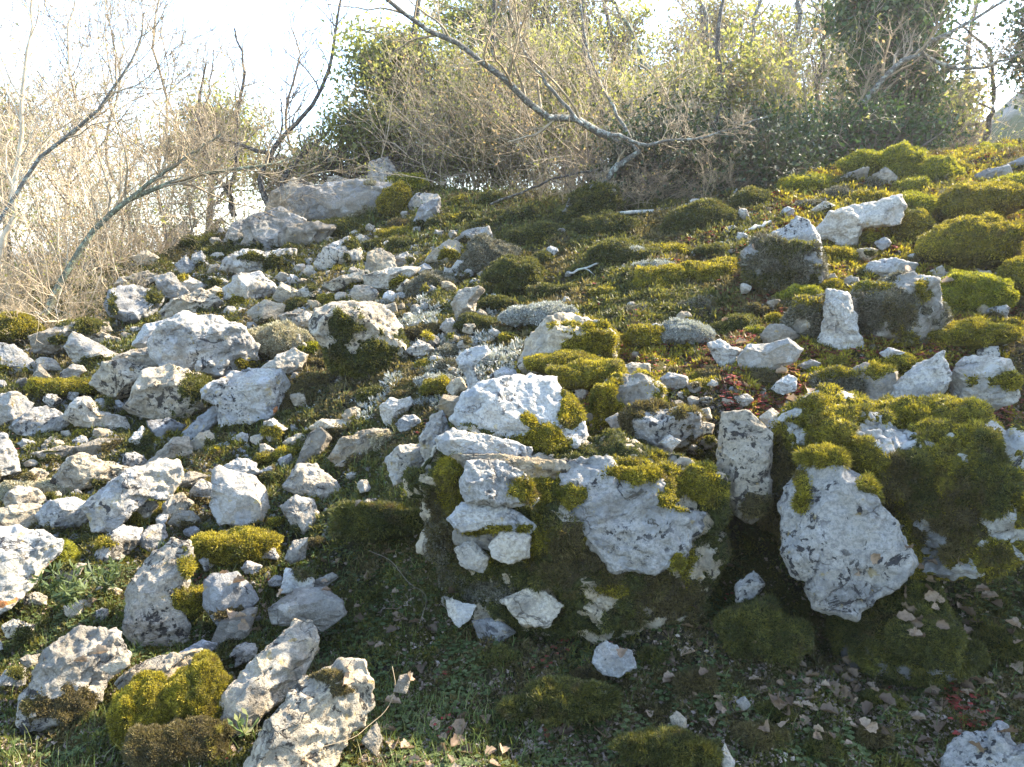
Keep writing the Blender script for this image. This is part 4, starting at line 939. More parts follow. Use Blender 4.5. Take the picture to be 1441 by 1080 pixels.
# ------------------------------------------------------------------ loose stones, leaf litter, herbs, moss and grass on the ground
BV = rocks_bvh()
def seen(px, py):
    """(point on slope, hidden by a stone?)"""
    P, ok = cast(px, py, height, n=500)
    hid = np.zeros(len(P), bool); hitp = P.copy(); nrm = np.tile([0, -.3, 1.0], (len(P), 1))
    for i, p in enumerate(P):
        d = Vector(p - CAM); L = d.length
        h = BV.ray_cast(Vector(CAM), d.normalized(), L)
        if h[0] is not None: hid[i] = True; hitp[i] = h[0]; nrm[i] = h[1]
    return P, ok, hid, hitp, nrm

M['litterstone'] = rock_mat('loose_limestone', base=(.46, .44, .39), greyness=.45, black=.3, tan=.4)
protos = []
for s in range(7):
    r = np.random.default_rng(100 + s)
    V, Fc = ICO[3]
    S = V * np.array([1, r.uniform(.6, .95), r.uniform(.45, .8)])
    for k in range(9):
        n = norm(r.normal(size=3)); e = S @ n - r.uniform(.45, .68); S = S - np.where(e > 0, e * .97, 0)[:, None] * n
    S = S + vnormals(S, Fc) * (fbm(S * 3 + s * 7, 3) * .07)[:, None]
    protos.append(make_mesh('stone', S, Fc, M['litterstone']))
zones = [((330, 420), (150, 45), 46, (4, 10)), ((470, 440), (60, 40), 14, (4, 9)), ((420, 400), (90, 30), 16, (3, 8)), ((380, 465), (60, 16), 16, (4, 9)), ((150, 640), (140, 60), 20, (4, 10)), ((220, 720), (90, 40), 12, (4, 9)),
         ((940, 560), (110, 60), 34, (4, 10)), ((1080, 545), (70, 30), 16, (4, 9)), ((480, 640), (70, 40), 14, (4, 10)), ((330, 880), (120, 80), 16, (4, 9)), ((650, 480), (140, 60), 12, (3, 7)),
         ((1200, 480), (160, 60), 20, (4, 8)), ((1180, 360), (160, 60), 14, (3, 7)), ((560, 370), (120, 40), 16, (3, 7)), ((60, 560), (80, 60), 12, (4, 9)), ((850, 950), (330, 90), 10, (4, 8)), ((110, 480), (80, 30), 10, (3, 8))]
ns = 0
for (cx, cy), (rx, ry), n, (s0, s1) in zones:
    px = cx + rx * rng.normal(size=n * 2) * .6; py = cy + ry * rng.normal(size=n * 2) * .6
    P, ok, hid, hp, nr = seen(px, py)
    c = 0
    for i in range(len(P)):
        if not ok[i] or hid[i] or c >= n: continue
        c += 1; ns += 1
        sz = rng.uniform(s0, s1) * P[i, 1] / F_PX
        o = bpy.data.objects.new('pebble', protos[rng.integers(7)]); COL.objects.link(o)
        o.location = P[i] + np.array([0, 0, sz * .2]); o.scale = (sz, sz, sz)
        o.rotation_euler = (rng.normal() * .4, rng.normal() * .4, rng.uniform(0, 6.3))
        tag(o, 'small loose angular pale limestone fragment lying on the slope between larger rocks', 'stone', 'loose limestone fragments on the slope')
# gravel: broken limestone too small and too many to count
def gravel(zs):
    V0, F0 = ICO[1]
    Ps = []; Ss = []
    for cx, cy, rx, ry, n, lo, hi in zs:
        px = cx + rx * rng.normal(size=n) * .6; py = cy + ry * rng.normal(size=n) * .6
        P, ok = cast(px, py, height, n=500); P = P[ok]
        Ps.append(P); Ss.append(rng.uniform(lo, hi, len(P)) ** 1.0 * P[:, 1] / F_PX)
    P = np.concatenate(Ps); S = np.concatenate(Ss); n = len(P)
    T = V0[None] * (S[:, None] * np.ones(1))[:, :, None] * rng.uniform(.45, 1.1, (n, 1, 3)) * rng.uniform(.75, 1.15, (n, len(V0), 1))
    a = rng.random(n) * 6.28; b = rng.normal(size=n) * .5
    c, s = np.cos(a)[:, None], np.sin(a)[:, None]; x = T[..., 0] * c - T[..., 1] * s; y = T[..., 0] * s + T[..., 1] * c; z = T[..., 2]
    cb, sb = np.cos(b)[:, None], np.sin(b)[:, None]; y, z = y * cb - z * sb, y * sb + z * cb
    V = np.stack([x, y, z], -1) + P[:, None]
    Fq = (np.arange(n) * len(V0))[:, None, None] + F0[None]
    me = make_mesh('gravel', V.reshape(-1, 3), Fq.reshape(-1, 3), M['litterstone'], smooth=False)
    tag(link('gravel', me), None, None, kind='stuff')
gravel([(560, 370, 110, 50, 900, 1.2, 4.5), (370, 350, 90, 40, 700, 1.2, 5), (430, 430, 120, 50, 2600, 1.2, 6), (250, 430, 130, 50, 1500, 1.2, 5.5), (180, 600, 210, 130, 3600, 1.2, 6.5), (200, 740, 180, 60, 1100, 1.2, 6), (950, 570, 120, 60, 700, 1.2, 4), (1100, 540, 90, 40, 350, 1.2, 4), (480, 650, 90, 60, 350, 1.2, 4.5), (620, 480, 140, 60, 350, 1.2, 3.5), (1230, 450, 200, 90, 400, 1.2, 3.5), (330, 880, 130, 90, 260, 1.5, 4.5)])
# dead oak leaves
def oak_leaf(seed):
    r = np.random.default_rng(seed)
    n = 15; t = np.linspace(0, 1, n)
    w = np.sin(np.pi * t ** .8) ** .7 * .36 * (1 + .17 * np.sin(t * 5.5 * np.pi)); w[0] = .012; w[-1] = .02
    curl = r.uniform(.2, .9); bend = r.uniform(-.6, .7)
    rows = []
    for s in (-1, -.5, 0, .5, 1):
        y = w * s
        z = curl * (np.abs(s) ** 1.6) * w * 1.2 + bend * .35 * (t - .5) ** 2 + .02 * r.normal(size=n)
        rows.append(np.stack([t - .5, y, z + (.03 if s == 0 else 0)], 1))
    V = np.concatenate(rows)
    i, j = np.meshgrid(np.arange(4), np.arange(n - 1), indexing='ij'); b = (i * n + j).ravel()
    Fq = np.stack([b, b + 1, b + n + 1, b + n], 1)
    st = tubes(np.array([[[-.5, 0, z] for z in (.03, .04)]]) + np.array([[[0, 0, 0], [-.2, .02, 0]]]), np.array([[.012, .010]]), 3)
    V, Fs = merge([(V, Fq), st])
    return V, Fs
def deadleaf_mat(name, a, b):
    m, nt, N, L = new_mat(name)
    vec, rnd = coords(nt)
    r = ramp(nt, [(0, tuple(x * .5 for x in a)), (.55, tuple(.6 * x + .4 * y for x, y in zip(a, b))), (1, b)]); L.new(rnd, r.inputs[0])
    c = mixc(nt, math_n(nt, 'MULTIPLY', sm(nt, noise(nt, vec, 5, 4, .6), .45, .7), .5), r.outputs[0], tuple(x * .45 for x in a))
    bs = nd(nt, 'ShaderNodeBsdfPrincipled', Roughness=.7); L.new(c, bs.inputs['Base Color'])
    t = N.new('ShaderNodeBsdfTranslucent'); L.new(c, t.inputs[0])
    mx = nd(nt, 'ShaderNodeMixShader'); mx.inputs[0].default_value = .3; L.new(bs.outputs[0], mx.inputs[1]); L.new(t.outputs[0], mx.inputs[2])
    o = N.new('ShaderNodeOutputMaterial'); L.new(mx.outputs[0], o.inputs[0])
    return m
M['deadleaf'] = deadleaf_mat('dead_oak_leaf', (.15, .09, .045), (.36, .26, .165))
lp = [make_mesh('dead_leaf', *oak_leaf(40 + k), M['deadleaf']) for k in range(6)]
lz = [((1330, 850), (120, 60), 64), ((1390, 960), (80, 80), 44), ((1150, 990), (90, 55), 60), ((920, 950), (60, 30), 14), ((630, 1050), (120, 35), 40), ((500, 900), (90, 70), 14),
      ((1240, 1020), (150, 45), 18), ((560, 860), (90, 40), 10), ((360, 880), (60, 60), 14), ((1060, 540), (80, 45), 20), ((1200, 370), (140, 50), 16), ((430, 780), (70, 50), 8), ((80, 870), (90, 70), 8), ((970, 880), (60, 60), 10)]
for (cx, cy), (rx, ry), n in lz:
    px = cx + rx * rng.normal(size=n) * .75; py = cy + ry * rng.normal(size=n) * .75
    P, ok, hid, hp, nr = seen(px, py)
    for i in range(n):
        if not ok[i] or py[i] > 1100: continue
        q = hp[i] if hid[i] else P[i]
        nn = Vector(nr[i] if hid[i] else (0, -.25, 1))
        if nn.z < .35: continue
        s = rng.uniform(.028, .062) * (1 if q[1] < 3.6 else 1.1)
        o = bpy.data.objects.new('dead_leaf', lp[rng.integers(6)]); COL.objects.link(o)
        o.location = q + np.array([0, -.004, .024]); o.scale = (s, s, s)
        qt = nn.normalized().to_track_quat('Z', 'Y').to_euler()
        o.rotation_euler = (qt.x + rng.normal() * .24, qt.y + rng.normal() * .24, rng.uniform(0, 6.3))
        tag(o, 'curled pale brown lobed oak leaf lying on the mossy ground', 'dead leaf', 'dead oak leaves on the ground')

# --- fine cover
TYPES = ['dark', 'gold', 'brown', 'lichen', 'herb', 'red', 'grass', 'litter']
TI = {t: i for i, t in enumerate(TYPES)}
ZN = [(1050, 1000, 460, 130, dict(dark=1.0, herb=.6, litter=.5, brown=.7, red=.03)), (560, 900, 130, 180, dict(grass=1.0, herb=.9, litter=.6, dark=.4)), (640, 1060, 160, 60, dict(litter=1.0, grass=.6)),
      (430, 720, 130, 90, dict(grass=.9, herb=.6, dark=.3)), (150, 860, 170, 90, dict(grass=.6, herb=.9, dark=.5)), (60, 1000, 130, 120, dict(grass=.8, litter=.6, herb=.5)), (380, 880, 80, 60, dict(litter=.9, grass=.6)),
      (520, 540, 90, 70, dict(herb=1.3, lichen=.5, brown=.4)), (640, 500, 120, 60, dict(lichen=.8, herb=.5, brown=.5)), (700, 440, 120, 50, dict(lichen=.6, herb=.6, dark=.4)),
      (1200, 380, 200, 110, dict(gold=.8, red=1.0, herb=.3, litter=.4)), (1300, 520, 200, 90, dict(gold=.8, red=.7, litter=.4)), (1080, 540, 90, 70, dict(litter=.8, red=.7, gold=.5)), (930, 520, 120, 60, dict(gold=.9, red=.7, litter=.6)),
      (1080, 440, 90, 60, dict(red=1.0, dark=.8, brown=.6)), (1080, 350, 60, 30, dict(red=1.2, gold=.4)), (850, 400, 180, 70, dict(dark=1.0, herb=.6, brown=.4)), (900, 310, 200, 50, dict(dark=1.1, brown=.5)),
      (600, 320, 130, 50, dict(gold=.6, grass=.4, dark=.7, brown=.4)), (700, 290, 90, 40, dict(grass=.7, brown=.7, dark=.5)), (760, 340, 130, 50, dict(brown=.8, dark=.8)), (330, 430, 200, 70, dict(litter=.4, brown=.4, dark=.9)), (420, 370, 70, 40, dict(dark=1.2)),
      (120, 560, 160, 120, dict(brown=.6, dark=1.3)), (120, 470, 130, 50, dict(grass=.9, gold=.6, brown=.6)), (250, 640, 160, 80, dict(dark=1.4, brown=.5, grass=.3)), (1030, 750, 60, 110, dict(dark=1.2, herb=.9)), (1390, 820, 120, 60, dict(herb=.9, litter=1.0, dark=.7)), (1150, 990, 130, 60, dict(litter=1.0)),
      (200, 740, 160, 50, dict(brown=.7, gold=.5, grass=.4)), (1350, 300, 160, 90, dict(gold=1.0, red=.5)), (900, 640, 140, 60, dict(gold=.8, litter=.7)), (1200, 240, 120, 30, dict(gold=1.0, grass=.3))]
NC = 440000
Yc = 1.75 * (11.5 / 1.75) ** rng.random(NC)
Xc = (rng.random(NC) * 2 - 1) * (1.0 * Yc + .45)
Pcv = np.stack([Xc, Yc, height(Xc, Yc)], 1)
px, py, _ = project(Pcv)
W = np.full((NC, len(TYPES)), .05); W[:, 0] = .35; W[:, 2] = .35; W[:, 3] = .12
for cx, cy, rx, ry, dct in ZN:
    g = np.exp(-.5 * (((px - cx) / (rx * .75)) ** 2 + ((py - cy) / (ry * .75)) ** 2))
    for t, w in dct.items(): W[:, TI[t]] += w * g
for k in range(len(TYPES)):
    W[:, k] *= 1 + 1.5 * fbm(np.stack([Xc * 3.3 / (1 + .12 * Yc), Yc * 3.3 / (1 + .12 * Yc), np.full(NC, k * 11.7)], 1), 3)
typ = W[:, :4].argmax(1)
Wo = W.copy()
for k in range(4, 8): Wo[:, k] *= 1 + 1.3 * perlin(np.stack([Xc * 9 / (1 + .1 * Yc), Yc * 9 / (1 + .1 * Yc), np.full(NC, k * 7.7)], 1))
def over(t, fr): return np.where(rng.random(NC) < fr * np.clip(Wo[:, TI[t]] * 1.3 - .15, 0, 1.6))[0]
e = .02
nrm = norm(np.stack([-(height(Xc + e, Yc) - height(Xc - e, Yc)) / (2 * e), -(height(Xc, Yc + e) - height(Xc, Yc - e)) / (2 * e), np.ones(NC)], 1))
# only keep what the stones do not swallow: drop points deep inside a stone is not needed, stones hide them
bushy = .6 + 1.2 * np.clip(fbm(Pcv * np.array([16, 16, 0]), 2) + .3, 0, 1.2)
def stuff(name, V, Fs, mat):
    o = link(name, make_mesh(name, V, Fs, mat)); tag(o, None, None, kind='stuff'); return o
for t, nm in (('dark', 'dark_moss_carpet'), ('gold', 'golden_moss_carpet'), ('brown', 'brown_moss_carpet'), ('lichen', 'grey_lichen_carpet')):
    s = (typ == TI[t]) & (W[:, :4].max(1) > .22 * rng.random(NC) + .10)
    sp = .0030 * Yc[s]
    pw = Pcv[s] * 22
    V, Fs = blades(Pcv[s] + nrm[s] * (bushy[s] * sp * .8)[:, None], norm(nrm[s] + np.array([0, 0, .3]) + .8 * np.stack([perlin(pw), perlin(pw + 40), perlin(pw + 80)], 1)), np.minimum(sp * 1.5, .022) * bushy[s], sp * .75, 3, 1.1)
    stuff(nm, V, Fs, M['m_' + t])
M['herb'] = leaf_mat('herb_leaf', [(.022, .038, .010), (.05, .070, .020), (.085, .11, .036), (.13, .15, .06)], trans=.3, scale=4)
M['redherb'] = leaf_mat('red_herb_leaf', [(.06, .09, .02), (.13, .07, .035), (.26, .04, .035), (.42, .08, .06)], trans=.35, scale=5)
M['grass'] = leaf_mat('grass_blade', [(.035, .06, .012), (.08, .12, .025), (.14, .17, .05), (.30, .25, .12)], trans=.35, scale=4)
M['litter'] = leaf_mat('leaf_crumbs', [(.07, .05, .03), (.16, .115, .08), (.27, .20, .15), (.40, .33, .27)], trans=.15, scale=4)
def rosette(idx, mat, name, lsz):
    n = len(idx); nb = 5
    P = np.repeat(Pcv[idx], nb, 0); Nn = np.repeat(nrm[idx], nb, 0)
    hgt = np.repeat(rng.uniform(.004, .022, n), nb)[:, None]
    a = (np.tile(np.arange(nb), n) / nb + np.repeat(rng.random(n), nb)) * 2 * math.pi
    D = norm(np.stack([np.cos(a), np.sin(a), rng.uniform(.05, .6, n * nb)], 1) + Nn * .25)
    L = np.repeat(lsz * rng.uniform(.6, 1.3, n) * np.maximum(1, .28 * Yc[idx]), nb)
    S = norm(np.cross(D, np.array([0, 0, 1.0])))
    b0 = P + Nn * hgt; U = norm(np.cross(S, D)) 
    st = [0, .25, .62, 1.0]; ww = [.08, .36, .42, .10]
    Vl = []
    for t_, w_ in zip(st, ww):
        ctr = b0 + D * (L * t_)[:, None] - np.array([0, 0, 1]) * (L * .35 * t_ ** 2)[:, None]
        Vl += [ctr + S * (L * w_)[:, None], ctr - S * (L * w_)[:, None]]
    V = np.stack(Vl, 1).reshape(-1, 3); q = np.arange(n * nb)[:, None] * 8
    Fq = np.concatenate([q + np.array([[2 * k, 2 * k + 1, 2 * k + 3, 2 * k + 2]]) for k in range(3)])
    stuff(name, V, Fq, mat)
rosette(over('herb', .2), M['herb'], 'small_green_herbs', .011)
rosette(over('red', .75), M['redherb'], 'red_leaved_herbs', .0125)
def grass(idx, name, hmin, hmax, mat, wd=.0022):
    n = len(idx)
    P = Pcv[idx]; h = rng.uniform(hmin, hmax, n) * np.maximum(1, .2 * Yc[idx])
    a = rng.random(n) * 6.283; lean = rng.uniform(.15, .9, n)
    dirn = np.stack([np.cos(a), np.sin(a), np.zeros(n)], 1)
    Vl = []; w = wd * np.maximum(1, .35 * Yc[idx])
    S = np.stack([-np.sin(a + .6), np.cos(a + .6), np.zeros(n)], 1)
    for t_ in (0, .35, .7, 1.0):
        c = P + np.array([0, 0, 1]) * (h * t_ * (1 - .35 * lean * t_))[:, None] + dirn * (h * lean * t_ ** 2)[:, None]
        ww = (w * (1 - .9 * t_))[:, None]
        Vl += [c - S * ww, c + S * ww]
    V = np.stack(Vl, 1).reshape(-1, 3); q = np.arange(n)[:, None] * 8
    stuff(name, V, np.concatenate([q + np.array([[2 * k, 2 * k + 1, 2 * k + 3, 2 * k + 2]]) for k in range(3)]), mat)
grass(over('grass', .20), 'grass', .02, .075, M['grass'])
far_g = np.where((rng.random(NC) < .03) & (Yc < 4.5))[0]
grass(far_g, 'scattered_grass', .02, .10, M['grass'], .0016)
s = np.concatenate([over('litter', .42), np.where(rng.random(NC) < .045)[0]])
a = rng.random(len(s)) * 6.283
D = norm(np.stack([np.cos(a), np.sin(a), rng.normal(size=len(s)) * .5], 1)); S = norm(np.cross(D, nrm[s] + .5 * rng.normal(size=(len(s), 3))))
sz = rng.uniform(.008, .027, len(s)) * np.maximum(1, .22 * Yc[s])
V, Fs = cards(Pcv[s] + nrm[s] * .008 - D * (sz / 2)[:, None], D, S, sz, sz * .7, .3)
stuff('leaf_litter', V, Fs, M['litter'])
# ------------------------------------------------------------------ trees and shrubs
def resample(pts, n):
    pts = np.asarray(pts, float)
    # catmull-rom through points
    P = np.concatenate([[2 * pts[0] - pts[1]], pts, [2 * pts[-1] - pts[-2]]])
    out = []
    for u in np.linspace(0, len(pts) - 1 - 1e-6, n):
        i = int(u); t = u - i; a, b, c, d = P[i:i + 4]
        out.append(.5 * ((2 * b) + (-a + c) * t + (2 * a - 5 * b + 4 * c - d) * t * t + (-a + 3 * b - 3 * c + d) * t ** 3))
    return np.array(out)

def children(PL, RL, LEN, nper, M_, ratio, ang=(.5, 1.1), up=.25, tmin=.2, rr=.5, wander=.22, r=None, rmin=.0015):
    """grow nper side shoots from every polyline"""
    N, Mp, _ = PL.shape
    par = np.repeat(np.arange(N), nper); n = len(par)
    t = r.uniform(tmin, 1.0, n) * (Mp - 1.001); i = t.astype(int); f = (t - i)[:, None]
    base = PL[par, i] * (1 - f) + PL[par, i + 1] * f
    rad = RL[par, i] * (1 - f[:, 0]) + RL[par, i + 1] * f[:, 0]
    tan = norm(PL[par, i + 1] - PL[par, i])
    pr = norm(np.cross(tan, r.normal(size=(n, 3))))
    a = r.uniform(*ang, n)[:, None]
    d = norm(tan * np.cos(a) + pr * np.sin(a) + np.array([0, 0, up]))
    L = LEN[par] * ratio * r.uniform(.55, 1.25, n) * (1.15 - .5 * t / Mp)
    out = [base]; st = (L / (M_ - 1))[:, None]
    for k in range(M_ - 1):
        d = norm(d + wander * r.normal(size=(n, 3)) + np.array([0, 0, up * .12]))
        out.append(out[-1] + d * st)
    r0 = np.maximum(rad * rr, rmin)
    R_ = r0[:, None] * np.linspace(1, .35, M_)
    return np.stack(out, 1), np.maximum(R_, rmin * .6), L

def bark(name, a, b, c, scale=75):
    return flat_mat(name, a, b, scale, .9, .8, .012, c, .52)
M['bark_lichen'] = bark('lichened_bark', (.075, .066, .052), (.15, .14, .115), (.28, .29, .24))
M['bark_green'] = bark('greenish_bark', (.07, .068, .045), (.15, .15, .10), (.24, .27, .18))
M['bark_dark'] = bark('dark_bark', (.04, .033, .026), (.09, .075, .06), (.17, .16, .13))
M['twig'] = flat_mat('tan_twigs', (.20, .155, .095), (.34, .27, .17), 8, .8, .1, .002)
M['twig_pale'] = flat_mat('pale_twigs', (.38, .30, .20), (.56, .46, .32), 8, .8, .1, .002)
M['twig_dark'] = flat_mat('dark_twigs', (.075, .058, .042), (.16, .125, .09), 8, .8, .1, .002)
M['leaf_olive'] = leaf_mat('olive_evergreen_leaf', [(.07, .08, .022), (.14, .15, .04), (.22, .22, .07), (.32, .29, .11)], trans=.5, scale=1.5, tcol=1.6)
M['leaf_dark'] = leaf_mat('dark_evergreen_leaf', [(.008, .016, .006), (.018, .032, .010), (.035, .052, .018), (.075, .085, .035)], trans=.15, scale=2.0, rough=.65)  # leaves darkened: shade of the hollow under the shrub is in this colour
M['leaf_ivy'] = leaf_mat('ivy_leaf', [(.012, .028, .008), (.03, .06, .014), (.06, .10, .022), (.11, .15, .035)], trans=.3, scale=1.5, rough=.45)
M['leaf_tan'] = leaf_mat('withered_leaf', [(.16, .10, .05), (.27, .18, .10), (.38, .28, .17), (.20, .19, .06)], trans=.35, scale=2)
M['leaf_khaki'] = leaf_mat('khaki_bush_leaf', [(.09, .085, .035), (.15, .135, .06), (.22, .19, .09), (.28, .23, .12)], trans=.35, scale=1.5)

def leafcloud(P, n, L, W, r, jit=.05, up=.3):
    i = r.integers(0, len(P), n)
    p = P[i] + r.normal(size=(n, 3)) * jit
    D = norm(r.normal(size=(n, 3)) + np.array([0, 0, up])); S = norm(np.cross(D, r.normal(size=(n, 3))))
    s = r.uniform(.6, 1.3, n)
    return cards(p, D, S, L * s, W * s, .18)

def tree_from(name, label, cat, trunk, rad, seed, bark_m='bark_lichen', twig_m='twig', levels=((9, .45), (6, .5), (5, .5)), group=None, tipr=.0025, up=.25, tmin=.25, leaves=None, extra=(), ang=(.5, 1.1), wander=.2, k=7):
    """trunk: list of world points; extra: more hand placed boughs (pts, r0, r1)"""
    r = np.random.default_rng(seed)
    root = bpy.data.objects.new(name, None); COL.objects.link(root); root.location = trunk[0]
    o0 = np.array(trunk[0])
    tag(root, label, cat, group)
    T = resample(trunk, 16) - o0
    T[1:-1] += r.normal(size=(14, 3)) * rad * .45
    RL = np.linspace(rad, max(tipr * 2, rad * .3), 16)
    bouts = [(T, RL)]
    for pts, r0, r1 in extra:
        B = resample(pts, 16) - o0; B[1:-1] += r.normal(size=(14, 3)) * r0 * .4
        bouts.append((B, np.linspace(r0, r1, 16)))
    PL = np.stack([b[0] for b in bouts]); RR = np.stack([b[1] for b in bouts])
    V, Fq = tubes(PL[:1], RR[:1], k + 3)
    tk = link('trunk', make_mesh('trunk', V, Fq, M[bark_m]), root)
    for b in range(1, len(PL)):
        V, Fq = tubes(PL[b:b + 1], RR[b:b + 1], k)
        link('bough', make_mesh('bough', V, Fq, M[bark_m]), root)
    LEN = np.linalg.norm(PL[:, -1] - PL[:, 0], axis=1)
    parts = []; cur = (PL, RR, LEN); tips = None
    for li, (nper, ratio) in enumerate(levels):
        cp, cr, cl = children(*cur, nper, 7 if li == 0 else 5, ratio, ang, up, tmin if li == 0 else .2, .5, wander, r, tipr)
        parts.append(tubes(cp, cr, 4 if li == 0 else 3)); cur = (cp, cr, cl)
    V, Fs = merge(parts)
    mats = [M[twig_m]]
    crown = link('crown', make_mesh('crown', V, Fs, mats), root)
    if leaves:
        n, L, W_, mt, jit = leaves
        pts = cur[0][:, 1:].reshape(-1, 3)
        V, Fs = leafcloud(pts, n, L, W_, r, jit)
        link('foliage', make_mesh('foliage', V, Fs, M[mt]), root)
    return root

def D(pts, d0, d1=None):
    n = len(pts); d1 = d0 if d1 is None else d1
    return [at_depth(p[0], p[1], d0 + (d1 - d0) * i / (n - 1)) for i, p in enumerate(pts)]
def rp(px, d): return px * d / F_PX

# hand placed trees
tree_from('bare_tree', 'leaning bare tree with greenish lichened bark arching over the left thicket', 'tree', D([(48, 470), (82, 408), (118, 345), (165, 292), (235, 262), (305, 241), (368, 235), (410, 222)], 7.2, 8.2), rp(5.5, 7.2), 1, 'bark_green', 'twig', ((16, .42), (8, .5), (6, .5)),
          extra=[(D([(168, 292), (205, 262), (255, 225), (310, 190)], 7.6, 7.9), rp(3.5, 7.6), rp(1.2, 7.6))], tmin=.35, up=.35)
tree_from('bare_tree', 'slender bare tree with a long dark limb sweeping up right at the left', 'tree', D([(-40, 400), (8, 300), (58, 222), (128, 166), (172, 110), (197, 55), (203, 18)], 6.6, 7.0), rp(3.2, 6.8), 2, 'bark_lichen', 'twig', ((14, .42), (8, .5), (6, .5)), up=.3)
tree_from('bare_tree', 'pale trunked bare sapling in bright light at the left edge', 'tree', D([(-12, 420), (10, 330), (22, 250), (30, 150), (45, 40), (52, -40)], 7.6, 7.8), rp(4.5, 7.6), 3, 'twig_pale', 'twig_pale', ((16, .4), (8, .5), (6, .5)), up=.4)
tree_from('bare_tree', 'bare tree with a dark crooked limb rising right behind the white crag', 'tree', D([(381, 296), (367, 262), (372, 235), (388, 203), (430, 160), (462, 100), (470, 45), (486, -25)], 11.0, 11.2), rp(4.6, 11), 4, 'bark_dark', 'twig_dark', ((14, .3), (7, .5), (5, .5)),
          extra=[(D([(381, 290), (402, 245), (440, 205), (478, 175)], 11.0), rp(4.5, 11), rp(1.5, 11)), (D([(376, 215), (340, 205), (300, 190), (262, 150)], 11), rp(3, 11), rp(1, 11))], up=.25)
tree_from('bare_tree', 'forked bare tree in the gap left of the dark crooked one', 'tree', D([(330, 305), (320, 268), (302, 246), (288, 215), (282, 160), (290, 90)], 11.8), rp(4, 11.8), 5, 'bark_dark', 'twig', ((14, .34), (7, .5), (5, .5)),
          extra=[(D([(321, 270), (334, 230), (332, 170), (345, 100), (330, 40)], 11.8), rp(3.5, 11.8), rp(1.2, 11.8))], up=.35)
tree_from('bare_tree', 'old lichen crusted tree leaning far left over the slope above the dark twigs', 'tree', D([(945, 240), (925, 225), (905, 212), (862, 190), (806, 172), (757, 155), (716, 114), (662, 76), (603, 40), (548, 8), (505, -22)], 8.1, 6.6), rp(7.2, 7.2), 6, 'bark_lichen', 'twig', ((16, .26), (7, .5), (5, .5)),
          extra=[(D([(804, 319), (836, 313), (846, 292), (851, 262), (868, 232), (902, 213)], 7.45, 7.3), rp(7, 7.4), rp(4, 7.3)), (D([(820, 176), (770, 118), (735, 60), (705, -20)], 7.1, 7.4), rp(2.8, 7.1), rp(1.4, 7.1)), (D([(900, 216), (862, 150), (830, 80), (812, -20)], 7.3, 7.9), rp(2.6, 7.3), rp(1.3, 7.3)), (D([(860, 190), (908, 205), (940, 200), (1000, 190), (1080, 165)], 7.2, 7.2), rp(3, 7.2), rp(1, 7.2))], tmin=.35, up=.2)
tree_from('bare_tree', 'bare tree leaning up right from the evergreen shrub towards the corner', 'tree', D([(1160, 240), (1196, 182), (1230, 122), (1290, 72), (1350, 38), (1430, -8)], 9.0, 8.6), rp(5.5, 9), 7, 'bark_lichen', 'twig', ((14, .3), (7, .5), (5, .5)), extra=[(D([(1290, 72), (1340, 95), (1390, 92), (1450, 70)], 8.8), rp(3, 8.8), rp(1.2, 8.8))], up=.15, tmin=.2)
for i, (pts, dd, rr, lb, bk) in enumerate([
    ([(96, 420), (92, 300), (108, 180), (96, 60), (118, -40)], 9.2, 2.8, 'thin bare tree rising from the thicket between the leaning limbs at the left', 'twig_pale'),
    ([(236, 360), (222, 250), (236, 150), (214, 60), (232, -30)], 10.5, 2.8, 'fine twigged bare tree against the white sky right of the left limbs', 'twig'),
    ([(160, 400), (172, 300), (150, 210), (168, 110), (150, 20)], 10, 2.6, 'spindly bare tree whose twigs cross the sweeping dark limb', 'twig'),
    ([(410, 300), (418, 240), (402, 170), (420, 90), (408, 20)], 12.5, 2.6, 'airy bare tree in the sky gap beside the holm oak', 'twig'),
    ([(275, 320), (262, 240), (290, 150), (300, 70)], 12.5, 2.6, 'fine bare tree behind the khaki bush', 'twig_dark'),
    ([(1098, 235), (1108, 150), (1116, 90), (1128, -20)], 11.5, 8, 'thickest upright pale trunk standing behind the evergreen shrub', 'bark_lichen'),
    ([(1142, 225), (1148, 150), (1160, 60), (1148, -20)], 10.5, 5, 'crooked dark stem right of the thickest upright trunk', 'bark_dark'),
    ([(1062, 210), (1040, 140), (1004, 60), (972, -20)], 12, 6.5, 'grey trunk leaning left behind the thicket', 'bark_lichen'),
    ([(992, 230), (960, 180), (916, 100), (880, 30), (850, -20)], 11, 5.5, 'long thin trunk slanting left through the thicket', 'bark_green'),
    ([(905, 225), (870, 150), (862, 60), (845, -20)], 12.5, 5.5, 'upright brownish trunk above the leaning lichened tree', 'bark_dark'),
    ([(1078, 215), (1066, 130), (1060, 50), (1072, -20)], 12.8, 5, 'straight slim trunk between the pale trunk and the leaning grey one', 'bark_lichen'),
    ([(1000, 180), (985, 110), (990, 40), (978, -20)], 13.5, 4, 'slim dark pole like trunk in the depth of the thicket', 'bark_dark'),
    ([(1376, 210), (1392, 172), (1398, 120), (1388, 70), (1345, 30)], 10, 4.2, 'small curved tree against the white sky at the far right', 'bark_dark'),
    ([(700, 250), (690, 180), (690, 90), (720, -20)], 12, 4, 'thin upright trunk behind the upper part of the leaning lichened tree', 'bark_lichen')]):
    tree_from('bare_tree', lb, 'tree', D(pts, dd), rp(rr, dd), 20 + i, bk, 'twig' if i % 3 else 'twig_dark', ((18, .44), (8, .5), (6, .5)) if i < 5 else ((14, .34), (7, .5), (5, .5)), up=.3, tmin=.25)

